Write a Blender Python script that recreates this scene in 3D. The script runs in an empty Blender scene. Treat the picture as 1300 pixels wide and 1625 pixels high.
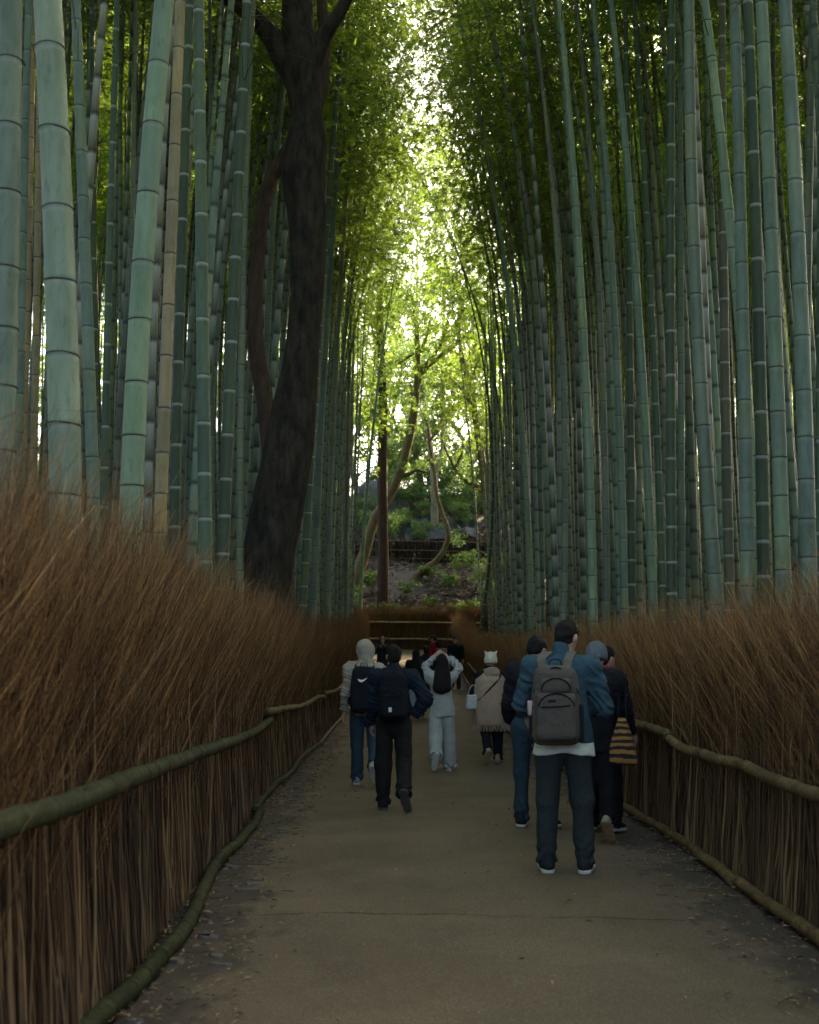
import bpy, math, random
import numpy as np
from mathutils import Vector, Matrix

R = math.radians
rng = np.random.default_rng(7)
random.seed(7)
S = bpy.context.scene
COL = S.collection

# ------------------------------------------------------------------ camera, sky, sun, exposure
F, W, H = 1900.0, 1300.0, 1625.0           # focal length and frame, in pixels of the photograph
EYE, HOR = 1.5, 1050.0
PITCH = math.atan((HOR - H / 2) / F)
cam = bpy.data.cameras.new('camera')
cam.sensor_fit = 'HORIZONTAL'
cam.sensor_width = 36.0
cam.lens = F / W * 36.0
cam.clip_start, cam.clip_end = 0.1, 2000
cam.dof.use_dof = True
cam.dof.focus_distance = 13.0
cam.dof.aperture_fstop = 4.0
cam_o = bpy.data.objects.new('camera', cam)
COL.objects.link(cam_o)
cam_o.location = (0, 0, EYE)
cam_o.rotation_euler = (R(90) + PITCH, 0, 0)
S.camera = cam_o

SUN_AZ, SUN_EL = 30.0, 33.0 
world = bpy.data.worlds.new('World')
S.world = world
world.use_nodes = True
wn = world.node_tree
sky = wn.nodes.new('ShaderNodeTexSky')
sky.sky_type = 'NISHITA'
sky.sun_disc = False
sky.sun_elevation = R(SUN_EL)
sky.sun_rotation = R(SUN_AZ)
sky.dust_density = 5.0
sky.ozone_density = 0.0
sky.air_density = 0.7
bg = wn.nodes['Background']
bg.inputs['Strength'].default_value = 0.15
wn.links.new(sky.outputs[0], bg.inputs['Color'])
sun = bpy.data.lights.new('sun', 'SUN')
sun.energy = 5.0
sun.angle = R(0.6)
sun.color = (1.0, 0.78, 0.46)
sun_o = bpy.data.objects.new('sun', sun)
COL.objects.link(sun_o)
sd = Vector((math.sin(R(SUN_AZ)) * math.cos(R(SUN_EL)), math.cos(R(SUN_AZ)) * math.cos(R(SUN_EL)), math.sin(R(SUN_EL))))
sun_o.rotation_euler = sd.to_track_quat('Z', 'Y').to_euler()
S.view_settings.view_transform = 'Standard'
S.view_settings.look = 'None'
S.view_settings.exposure = 3.02
S.view_settings.gamma = 1.0
S.view_settings.use_curve_mapping = False
S.render.engine = 'CYCLES'
S.cycles.max_bounces = 10
S.cycles.diffuse_bounces = 6
S.cycles.glossy_bounces = 2
S.cycles.transmission_bounces = 8
S.cycles.use_denoising = True


def at(px, py, d):
    """World point on the plane Y = d seen at pixel (px, py) of the photograph."""
    f = np.array([0, math.cos(PITCH), math.sin(PITCH)])
    u = np.array([0, -math.sin(PITCH), math.cos(PITCH)])
    v = f + u * ((H / 2 - py) / F) + np.array([1, 0, 0]) * ((px - W / 2) / F)
    return np.array([0, 0, EYE]) + v * (d / v[1])


def gz(y):
    y = np.asarray(y, float)
    z = 0.0015 * np.clip(y - 22, 0, 37) ** 2
    return z + np.clip(y - 59.5, 0, 26) * 0.45


FL = lambda d: -1.25 - 0.55 * (1 - np.exp(-np.maximum(np.asarray(d, float) - 4.5, 0) / 11.0))   # path edge, tree side
FR = lambda d: 2.2 - 0.12 * np.clip((np.asarray(d, float) - 9) / 20, 0, 1)                     # path edge, other side

# ------------------------------------------------------------------ mesh helpers


def mesh_np(name, V, Fs, mat=None, smooth=True, attrs=None):
    V = np.asarray(V, np.float32)
    if isinstance(Fs, np.ndarray):
        Fs = [Fs]
    Fs = [np.asarray(f, np.int32) for f in Fs if len(f)]
    me = bpy.data.meshes.new(name)
    me.vertices.add(len(V))
    me.vertices.foreach_set('co', V.ravel())
    nl = sum(f.size for f in Fs)
    nf = sum(len(f) for f in Fs)
    me.loops.add(nl)
    me.polygons.add(nf)
    me.loops.foreach_set('vertex_index', np.concatenate([f.ravel() for f in Fs]))
    tot = np.concatenate([np.full(len(f), f.shape[1], np.int32) for f in Fs])
    st = np.concatenate([[0], np.cumsum(tot)[:-1]]).astype(np.int32)
    me.polygons.foreach_set('loop_start', st)
    me.polygons.foreach_set('use_smooth', np.full(nf, smooth, bool))
    for k, a in (attrs or {}).items():
        at_ = me.attributes.new(k, 'FLOAT', 'POINT')
        at_.data.foreach_set('value', np.asarray(a, np.float32))
    me.update(calc_edges=True)
    if mat is not None:
        me.materials.append(mat)
    return me


def link(name, me, parent=None, loc=(0, 0, 0), rot=(0, 0, 0), scale=(1, 1, 1)):
    o = bpy.data.objects.new(name, me)
    COL.objects.link(o)
    o.location, o.rotation_euler, o.scale = loc, rot, scale
    if parent is not None:
        o.parent = parent
    return o


def tag(o, label=None, cat=None, group=None, kind=None):
    if label:
        o['label'] = label
    if cat:
        o['category'] = cat
    if group:
        o['group'] = group
    if kind:
        o['kind'] = kind
    return o


def empty(name, loc=(0, 0, 0), rotz=0.0):
    o = bpy.data.objects.new(name, None)
    COL.objects.link(o)
    o.location = loc
    o.rotation_euler = (0, 0, rotz)
    o.empty_display_size = 0.2
    return o


def tubes(P, Rr, sides=3, cap=False):
    """P (m,n,3) centre lines, Rr (m,n) radii -> V, F, index of the tube of each vertex, position along it."""
    P = np.asarray(P, float)
    m, n, _ = P.shape
    T = np.gradient(P, axis=1)
    T /= np.linalg.norm(T, axis=2, keepdims=True) + 1e-9
    D = P[:, -1] - P[:, 0]
    ref = np.where((np.abs(D[:, 2]) > np.linalg.norm(D, axis=1) * 0.7)[:, None], np.array([[1.0, 0.13, 0]]), np.array([[0.05, 0.1, 1.0]]))
    A = np.cross(T, ref[:, None, :])
    A /= np.linalg.norm(A, axis=2, keepdims=True) + 1e-9
    B = np.cross(T, A)
    th = np.arange(sides) / sides * 2 * math.pi
    V = P[:, :, None, :] + Rr[:, :, None, None] * (A[:, :, None, :] * np.cos(th)[None, None, :, None] + B[:, :, None, :] * np.sin(th)[None, None, :, None])
    idx = np.arange(m * n * sides).reshape(m, n, sides)
    a, b = idx[:, :-1], idx[:, 1:]
    Fq = np.stack([a, b, np.roll(b, -1, 2), np.roll(a, -1, 2)], -1).reshape(-1, 4)
    fs = [Fq]
    if cap:
        fs.append(idx[:, 0].reshape(m, sides))
        fs.append(idx[:, -1, ::-1].reshape(m, sides))
    tid = np.repeat(np.arange(m), n * sides)
    pos = np.tile(np.repeat(np.linspace(0, 1, n), sides), m)
    return V.reshape(-1, 3), fs, tid, pos


def merge(parts):
    """[(V, [F...]), ...] -> V, [F...]"""
    Vs, out, off = [], {}, 0
    for V, fs in parts:
        if isinstance(fs, np.ndarray):
            fs = [fs]
        for f in fs:
            if len(f):
                out.setdefault(f.shape[1], []).append(np.asarray(f) + off)
        Vs.append(V)
        off += len(V)
    return np.concatenate(Vs), [np.concatenate(v) for v in out.values()]


def spline(pts, n):
    """Catmull-Rom through the points, n samples."""
    p = np.asarray(pts, float)
    if len(p) == 2:
        t = np.linspace(0, 1, n)[:, None]
        return p[0] * (1 - t) + p[1] * t
    q = np.concatenate([[2 * p[0] - p[1]], p, [2 * p[-1] - p[-2]]])
    u = np.linspace(0, len(p) - 1 - 1e-6, n)
    i = u.astype(int)
    t = (u - i)[:, None]
    a, b, c, d = q[i], q[i + 1], q[i + 2], q[i + 3]
    return 0.5 * (2 * b + (c - a) * t + (2 * a - 5 * b + 4 * c - d) * t ** 2 + (3 * b - a - 3 * c + d) * t ** 3)


def wob(P, f, seed=0):
    """Cheap smooth noise in about -1..1 for an array of points."""
    r = np.random.default_rng(seed)
    out = 0
    for k in range(5):
        w = r.normal(size=P.shape[-1])
        w *= f * (0.6 + 0.8 * r.random()) / (np.linalg.norm(w) + 1e-9)
        out = out + np.sin(P @ w + r.random() * 7)
    return out / 2.6


# ------------------------------------------------------------------ materials
def mat(name):
    m = bpy.data.materials.new(name)
    m.use_nodes = True
    nt = m.node_tree
    return m, nt, nt.nodes['Principled BSDF']


def N(nt, t, **kw):
    n = nt.nodes.new(t)
    for k, v in kw.items():
        if k in n.inputs:
            n.inputs[k].default_value = v
        else:
            setattr(n, k, v)
    return n


def L(nt, a, b):
    nt.links.new(a, b)


def coords(nt, scale=(1, 1, 1), kind='Object'):
    tc = N(nt, 'ShaderNodeTexCoord')
    mp = N(nt, 'ShaderNodeMapping')
    mp.inputs['Scale'].default_value = scale
    L(nt, tc.outputs[kind], mp.inputs[0])
    return mp.outputs[0]


def noise(nt, vec, scale, detail=4, rough=0.6):
    n = N(nt, 'ShaderNodeTexNoise')
    n.inputs['Scale'].default_value = scale
    n.inputs['Detail'].default_value = detail
    n.inputs['Roughness'].default_value = rough
    if vec is not None:
        L(nt, vec, n.inputs['Vector'])
    return n.outputs['Fac']


def ramp(nt, fac, stops):
    r = N(nt, 'ShaderNodeValToRGB')
    el = r.color_ramp.elements
    while len(el) < len(stops):
        el.new(0.5)
    for e, (p, c) in zip(el, stops):
        e.position = p
        e.color = (*c, 1) if len(c) == 3 else c
    L(nt, fac, r.inputs[0])
    return r.outputs[0]


def mix(nt, fac, a, b, blend='MIX'):
    m = N(nt, 'ShaderNodeMix', data_type='RGBA', blend_type=blend)
    for sock, v in ((0, fac), (6, a), (7, b)):
        if hasattr(v, 'links'):
            L(nt, v, m.inputs[sock])
        else:
            m.inputs[sock].default_value = (*v, 1) if isinstance(v, tuple) and len(v) == 3 else v
    return m.outputs[2]


def mth(nt, op, a, b=None):
    m = N(nt, 'ShaderNodeMath', operation=op)
    for i, v in enumerate((a, b)):
        if v is None:
            continue
        if hasattr(v, 'links'):
            L(nt, v, m.inputs[i])
        else:
            m.inputs[i].default_value = v
    return m.outputs[0]


def bump(nt, bs, h, strength=0.3, dist=0.01):
    b = N(nt, 'ShaderNodeBump')
    b.inputs['Strength'].default_value = strength
    b.inputs['Distance'].default_value = dist
    L(nt, h, b.inputs['Height'])
    L(nt, b.outputs[0], bs.inputs['Normal'])


def attr(nt, name):
    a = N(nt, 'ShaderNodeAttribute', attribute_name=name)
    return a.outputs['Fac']


def simple(name, c, rough=0.8, var=0.25, scale=20.0, bstr=0.2, bscale=None, spec=0.3, metal=0.0):
    m, nt, bs = mat(name)
    v = coords(nt)
    n = noise(nt, v, scale)
    d = tuple(x * (1 - var) for x in c)
    e = tuple(min(1, x * (1 + var)) for x in c)
    L(nt, ramp(nt, n, [(0.3, d), (0.7, e)]), bs.inputs['Base Color'])
    bs.inputs['Roughness'].default_value = rough
    bs.inputs['Specular IOR Level'].default_value = spec
    bs.inputs['Metallic'].default_value = metal
    if bstr:
        bump(nt, bs, noise(nt, v, bscale or scale * 3), bstr, 0.01)
    return m


def fabric(name, c, var=0.15, weave=350.0, fold=9.0):
    m, nt, bs = mat(name)
    v = coords(nt)
    n = noise(nt, v, 14, 3)
    f = noise(nt, v, weave, 2)
    a = mix(nt, n, tuple(x * (1 - var) for x in c), tuple(x * (1 + var) for x in c))
    L(nt, mix(nt, mth(nt, 'MULTIPLY', f, 0.35), a, tuple(x * 0.55 for x in c)), bs.inputs['Base Color'])
    bs.inputs['Roughness'].default_value = 0.92
    bs.inputs['Specular IOR Level'].default_value = 0.15
    h = mth(nt, 'ADD', mth(nt, 'MULTIPLY', noise(nt, v, fold, 4), 1.0), mth(nt, 'MULTIPLY', f, 0.06))
    bump(nt, bs, h, 0.85, 0.04)
    return m


# bamboo culm: the object's own colour, mottled and streaked, pale bloom under each node
m_culm, nt, bs = mat('bamboo_skin')
oi = N(nt, 'ShaderNodeObjectInfo')
v1 = coords(nt, (1, 1, 0.25))
v2 = coords(nt, (1, 1, 0.03))
add = N(nt, 'ShaderNodeVectorMath', operation='ADD')
L(nt, v1, add.inputs[0])
cmb = N(nt, 'ShaderNodeCombineXYZ')
L(nt, mth(nt, 'MULTIPLY', oi.outputs['Random'], 50.0), cmb.inputs[2])
L(nt, cmb.outputs[0], add.inputs[1])
mott = noise(nt, add.outputs[0], 7, 6, 0.65)
fine = noise(nt, v2, 160, 3)
blot = noise(nt, add.outputs[0], 24, 5, 0.7)
c0 = mix(nt, ramp(nt, mott, [(0.35, (0.62, 0.62, 0.62)), (0.68, (1.22, 1.2, 1.25))]), (0, 0, 0), (1, 1, 1))
base = mix(nt, 1.0, oi.outputs['Color'], ramp(nt, mott, [(0.32, (0.66, 0.70, 0.64)), (0.7, (1.2, 1.15, 1.22))]), 'MULTIPLY')
base = mix(nt, 1.0, base, ramp(nt, attr(nt, 'seg'), [(0.0, (0.78, 0.80, 0.80)), (0.5, (1.0, 1.0, 1.0)), (0.85, (1.12, 1.10, 1.0)), (1.0, (1.25, 1.12, 0.85))]), 'MULTIPLY')
base = mix(nt, mth(nt, 'MULTIPLY', fine, 0.4), base, mix(nt, 1.0, base, (0.6, 0.62, 0.55), 'MULTIPLY'))
base = mix(nt, ramp(nt, blot, [(0.54, (0, 0, 0)), (0.72, (0.65, 0.65, 0.65))]), base, mix(nt, 1.0, base, (0.42, 0.45, 0.36), 'MULTIPLY'))
base = mix(nt, mth(nt, 'MULTIPLY', attr(nt, 'pale'), 0.55), base, (0.40, 0.42, 0.36))
base = mix(nt, mth(nt, 'MULTIPLY', attr(nt, 'dark'), 0.85), base, (0.018, 0.017, 0.012))
L(nt, base, bs.inputs['Base Color'])
bs.inputs['Roughness'].default_value = 0.5
bs.inputs['Specular IOR Level'].default_value = 0.35
bump(nt, bs, mth(nt, 'ADD', fine, blot), 0.12, 0.006)

m_node = simple('bamboo_node', (0.045, 0.042, 0.028), 0.8, 0.5, 60)


def leaf_mat(name, c1, c2, trans, tw=0.5):
    m = bpy.data.materials.new(name)
    m.use_nodes = True
    nt = m.node_tree
    nt.nodes.clear()
    out = N(nt, 'ShaderNodeOutputMaterial')
    col = mix(nt, attr(nt, 'rnd'), c1, c2)
    bs = N(nt, 'ShaderNodeBsdfPrincipled')
    L(nt, col, bs.inputs['Base Color'])
    bs.inputs['Roughness'].default_value = 0.5
    bs.inputs['Specular IOR Level'].default_value = 0.3
    tr = N(nt, 'ShaderNodeBsdfTranslucent')
    L(nt, mix(nt, attr(nt, 'rnd'), trans, tuple(x * 1.25 for x in trans)), tr.inputs['Color'])
    ms = N(nt, 'ShaderNodeMixShader')
    ms.inputs[0].default_value = tw
    L(nt, bs.outputs[0], ms.inputs[1])
    L(nt, tr.outputs[0], ms.inputs[2])
    L(nt, ms.outputs[0], out.inputs[0])
    return m


m_bleaf = leaf_mat("bamboo_leaf", (0.075, 0.15, 0.025), (0.17, 0.24, 0.04), (0.24, 0.36, 0.04), 0.52)
m_tleaf = leaf_mat('broad_leaf', (0.04, 0.085, 0.025), (0.09, 0.14, 0.04), (0.13, 0.22, 0.04), 0.42)
m_btwig = simple('bamboo_twig', (0.10, 0.095, 0.05), 0.8, 0.3, 8, 0)

# brush: grey brown stalks turning to red brown twigs, each a little different
m_brush, nt, bs = mat('brush_twig')
r1 = attr(nt, 'rnd')
tw_ = attr(nt, 'twig')
stalk = ramp(nt, r1, [(0.0, (0.042, 0.025, 0.014)), (0.5, (0.085, 0.050, 0.027)), (0.85, (0.145, 0.092, 0.050)), (1.0, (0.24, 0.16, 0.09))])
twig = ramp(nt, r1, [(0.0, (0.050, 0.024, 0.010)), (0.5, (0.165, 0.092, 0.034)), (0.82, (0.28, 0.142, 0.045)), (1.0, (0.46, 0.26, 0.10))])
gp = N(nt, 'ShaderNodeNewGeometry')
mpz = N(nt, 'ShaderNodeMapping')
mpz.inputs['Scale'].default_value = (1, 1, 0.45)
L(nt, gp.outputs['Position'], mpz.inputs[0])
patch = ramp(nt, noise(nt, mpz.outputs[0], 2.6, 5, 0.65), [(0.33, (0.55, 0.55, 0.58)), (0.66, (1.2, 1.12, 1.0))])
L(nt, mix(nt, 1.0, mix(nt, tw_, stalk, twig), patch, 'MULTIPLY'), bs.inputs['Base Color'])
bs.inputs['Roughness'].default_value = 0.75
bs.inputs['Specular IOR Level'].default_value = 0.2


# rails: old bamboo poles
def rail_mat(name, a, b):
    m, nt, bs = mat(name)
    v = coords(nt)
    n = noise(nt, v, 5, 6)
    n2 = noise(nt, v, 45, 4)
    col = mix(nt, ramp(nt, n, [(0.35, (0, 0, 0)), (0.65, (1, 1, 1))]), a, b)
    col = mix(nt, ramp(nt, n2, [(0.45, (0, 0, 0)), (0.68, (0.85, 0.85, 0.85))]), col, tuple(x * 0.4 for x in a))
    col = mix(nt, mth(nt, 'MULTIPLY', attr(nt, 'dark'), 0.8), col, (0.02, 0.017, 0.01))
    L(nt, col, bs.inputs['Base Color'])
    bs.inputs['Roughness'].default_value = 0.75
    bs.inputs['Specular IOR Level'].default_value = 0.15
    bump(nt, bs, n2, 0.3, 0.006)
    return m


m_rail_green = rail_mat('rail_mossy', (0.016, 0.022, 0.007), (0.052, 0.052, 0.018))
m_rail_tan = rail_mat('rail_tan', (0.085, 0.054, 0.021), (0.185, 0.125, 0.054))
m_rail_far = rail_mat('rail_straw', (0.30, 0.22, 0.11), (0.42, 0.33, 0.18))
m_rope = simple('rope', (0.025, 0.02, 0.015), 0.9, 0.4, 60)

# path: old brown asphalt, dirt spreading in from the edges, a crack across
m_path, nt, bs = mat('worn_asphalt')
tc = N(nt, 'ShaderNodeTexCoord')
v = tc.outputs['Object']
sp = N(nt, 'ShaderNodeSeparateXYZ')
L(nt, v, sp.inputs[0])
big = noise(nt, v, 0.9, 5, 0.6)
grit = noise(nt, v, 170, 3, 0.7)
spk = N(nt, 'ShaderNodeTexVoronoi')
spk.inputs['Scale'].default_value = 135
L(nt, v, spk.inputs['Vector'])
asp = mix(nt, ramp(nt, big, [(0.35, (0, 0, 0)), (0.65, (1, 1, 1))]), (0.124, 0.087, 0.048), (0.182, 0.130, 0.073))
asp = mix(nt, ramp(nt, grit, [(0.38, (0.85, 0.85, 0.85)), (0.60, (0, 0, 0))]), asp, (0.045, 0.034, 0.021))
stain = noise(nt, coords(nt, (1, 0.6, 1)), 1.9, 7, 0.7)
asp = mix(nt, ramp(nt, stain, [(0.52, (0, 0, 0)), (0.68, (0.45, 0.45, 0.45))]), asp, (0.062, 0.044, 0.026))
spc = N(nt, 'ShaderNodeSeparateColor')
L(nt, spk.outputs['Color'], spc.inputs[0])
asp = mix(nt, ramp(nt, spc.outputs[0], [(0.80, (0, 0, 0)), (0.97, (0.5, 0.5, 0.5))]), asp, (0.22, 0.175, 0.12))
edge = attr(nt, 'edge')                                     # 0 in the middle, 1 at the path edge
vx = coords(nt, (1.0, 0.55, 1))
dn = noise(nt, vx, 2.6, 7, 0.68)
dirtm = ramp(nt, mth(nt, 'ADD', edge, mth(nt, 'MULTIPLY', mth(nt, 'SUBTRACT', dn, 0.5), 1.5)), [(0.56, (0, 0, 0)), (0.72, (0.92, 0.92, 0.92))])
dirt = mix(nt, noise(nt, v, 30, 6, 0.7), (0.018, 0.014, 0.010), (0.090, 0.068, 0.046))
asp = mix(nt, dirtm, asp, dirt)
wavy = mth(nt, 'ADD', mth(nt, 'MULTIPLY', noise(nt, v, 1.6, 6, 0.65), 0.34), mth(nt, 'MULTIPLY', sp.outputs[0], 0.07))
cr = mth(nt, 'ABSOLUTE', mth(nt, 'SUBTRACT', mth(nt, 'ADD', sp.outputs[1], wavy), 7.42))
crm = ramp(nt, mth(nt, 'MULTIPLY', cr, 40), [(0.18, (1, 1, 1)), (0.55, (0, 0, 0))])
crm = mix(nt, 1.0, crm, ramp(nt, noise(nt, v, 3.1, 3), [(0.36, (0.15, 0.15, 0.15)), (0.52, (0.9, 0.9, 0.9))]), 'MULTIPLY')
asp = mix(nt, crm, asp, (0.012, 0.01, 0.008))
L(nt, asp, bs.inputs['Base Color'])
bs.inputs['Roughness'].default_value = 0.85
bs.inputs['Specular IOR Level'].default_value = 0.25
bump(nt, bs, mth(nt, 'ADD', grit, mth(nt, 'MULTIPLY', crm, -2.0)), 0.5, 0.006)

m_dirt, nt, bs = mat('forest_soil')
v = coords(nt)
L(nt, ramp(nt, noise(nt, v, 9, 8, 0.75), [(0.3, (0.008, 0.006, 0.005)), (0.55, (0.026, 0.019, 0.013)), (0.8, (0.06, 0.042, 0.028))]), bs.inputs['Base Color'])
bs.inputs['Roughness'].default_value = 0.95
bump(nt, bs, noise(nt, v, 40, 6, 0.7), 0.7, 0.03)

m_stone = simple('pale_stone', (0.10, 0.088, 0.068), 0.85, 0.35, 25, 0.4)
m_litter = leaf_mat('dry_leaf', (0.06, 0.038, 0.022), (0.34, 0.22, 0.12), (0.08, 0.045, 0.015), 0.12)
m_rock = simple('boulder', (0.07, 0.074, 0.068), 0.9, 0.4, 3, 0.8, 9)
m_net = simple('black_net', (0.015, 0.02, 0.022), 0.6, 0.4, 30, 0.4)


def bark(name, a, b, sc=(1, 1, 0.18), s=14):
    m, nt, bs = mat(name)
    v = coords(nt, sc)
    n = noise(nt, v, s, 8, 0.7)
    n2 = noise(nt, coords(nt), 3.0, 4)
    col = mix(nt, ramp(nt, n, [(0.35, (0, 0, 0)), (0.7, (1, 1, 1))]), a, b)
    col = mix(nt, ramp(nt, n2, [(0.5, (0, 0, 0)), (0.75, (0.6, 0.6, 0.6))]), col, tuple(x * 0.5 for x in a))
    L(nt, col, bs.inputs['Base Color'])
    bs.inputs['Roughness'].default_value = 0.9
    bs.inputs['Specular IOR Level'].default_value = 0.2
    bump(nt, bs, n, 0.8, 0.03)
    return m


m_bark_dark = bark('dark_bark', (0.010, 0.008, 0.006), (0.060, 0.047, 0.031), (1, 1, 0.30), 9)
m_bark_red = bark('cedar_bark', (0.040, 0.024, 0.019), (0.10, 0.058, 0.044), (1, 1, 0.06), 20)
m_bark_olive = bark('olive_bark', (0.09, 0.07, 0.035), (0.19, 0.15, 0.08))
m_bark_pale = bark('pale_bark', (0.15, 0.13, 0.09), (0.28, 0.25, 0.18))

# ------------------------------------------------------------------ ground, path, hill
xs = np.concatenate([[-400, -200, -90, -60], np.linspace(-44, 44, 89), [60, 90, 200, 400]])
ys = np.concatenate([[-60, -20, -6], np.linspace(-2, 110, 113), [140, 200, 400, 900]])
X, Y = np.meshgrid(xs, ys, indexing='ij')
Z = gz(Y)
P2 = np.stack([X, Y], -1)
away = np.clip(np.minimum(np.abs(X - FL(Y)), np.abs(X - FR(Y))) / 2, 0, 1) * ((X < FL(Y)) | (X > FR(Y)) | (Y > 61))
side_bank = np.clip(np.abs(X - 0.4) - 17, 0, 24) * 0.42 * np.clip(1.5 - np.abs(Y - 30) / 90, 0, 1)
Z = np.maximum(Z, side_bank) + 0.12 * wob(P2, 0.9, 3) * away + (Y > 63) * np.clip((Y - 63) / 8, 0, 1) * 0.35 * wob(P2, 0.6, 4)
idx = np.arange(X.size).reshape(X.shape)
Fg = np.stack([idx[:-1, :-1], idx[1:, :-1], idx[1:, 1:], idx[:-1, 1:]], -1).reshape(-1, 4)
ground = link('ground', mesh_np('ground', np.stack([X, Y, Z], -1).reshape(-1, 3), Fg, m_dirt))
tag(ground, 'dark forest soil under the bamboo and up the bank', kind='structure')


def hill_z(x, y):
    p = np.stack(np.broadcast_arrays(np.asarray(x, float), np.asarray(y, float)), -1)
    return gz(y) + (p[..., 1] > 63) * np.clip((p[..., 1] - 63) / 8, 0, 1) * 0.35 * wob(p, 0.6, 4)


yy = np.concatenate([np.linspace(-3, 24, 271), np.linspace(24.4, 59.0, 120)])
t = np.linspace(0, 1, 21)
el, er = FL(yy) - 0.05, FR(yy) + 0.05
jag = lambda y, s: 0.05 * wob(y[:, None], 4.0, s) + 0.03 * wob(y[:, None], 17.0, s + 1)
el = el + 0.12 + jag(yy, 11)
er = er - 0.12 + jag(yy, 15)
wide = np.clip((yy - 54) / 4, 0, 1)
el = el - wide * 6
PX = el[:, None] * (1 - t) + er[:, None] * t
PY = np.repeat(yy[:, None], 21, 1)
PZ = gz(PY) + 0.012 + 0.02 * (1 - (2 * t - 1) ** 2)
idx = np.arange(PX.size).reshape(PX.shape)
Fp = np.stack([idx[:-1, :-1], idx[:-1, 1:], idx[1:, 1:], idx[1:, :-1]], -1).reshape(-1, 4)
edge_l = np.clip(1 - (PX - FL(PY)) / 1.15, 0, 1)
edge_r = np.clip(1 - (FR(PY) - PX) / 1.15, 0, 1)
path = link('path', mesh_np('path', np.stack([PX, PY, PZ], -1).reshape(-1, 3), Fp, m_path, attrs={'edge': np.maximum(edge_l, edge_r).ravel()}))
tag(path, 'worn brown asphalt footpath with dirt at its edges and a crack across', kind='structure')

# flat stones let into the soil at the path edge
for k in range(26):
    y = 4.3 + 9.5 * rng.random() ** 1.4
    x = FL(y) + 0.12 + 0.33 * rng.random()
    n = 7
    a = np.sort(rng.random(n)) * 2 * math.pi
    a = np.arange(n) / n * 2 * math.pi + rng.normal(0, 0.15, n)
    rx, ry = 0.035 + 0.05 * rng.random(), 0.02 + 0.03 * rng.random()
    top = np.stack([rx * 0.8 * np.cos(a), ry * 0.8 * np.sin(a), np.full(n, 0.004)], -1)
    bot = np.stack([rx * np.cos(a), ry * np.sin(a), np.full(n, -0.02)], -1)
    i = np.arange(n)
    me = mesh_np('stone', np.concatenate([bot, top]), [np.stack([i, (i + 1) % n, (i + 1) % n + n, i + n], -1), (i + n)[None]], m_stone, False)
    link('stone', me, ground, (x, y, 0.012 + 0.014), (0, 0, rng.normal(0, 0.5)))


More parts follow.
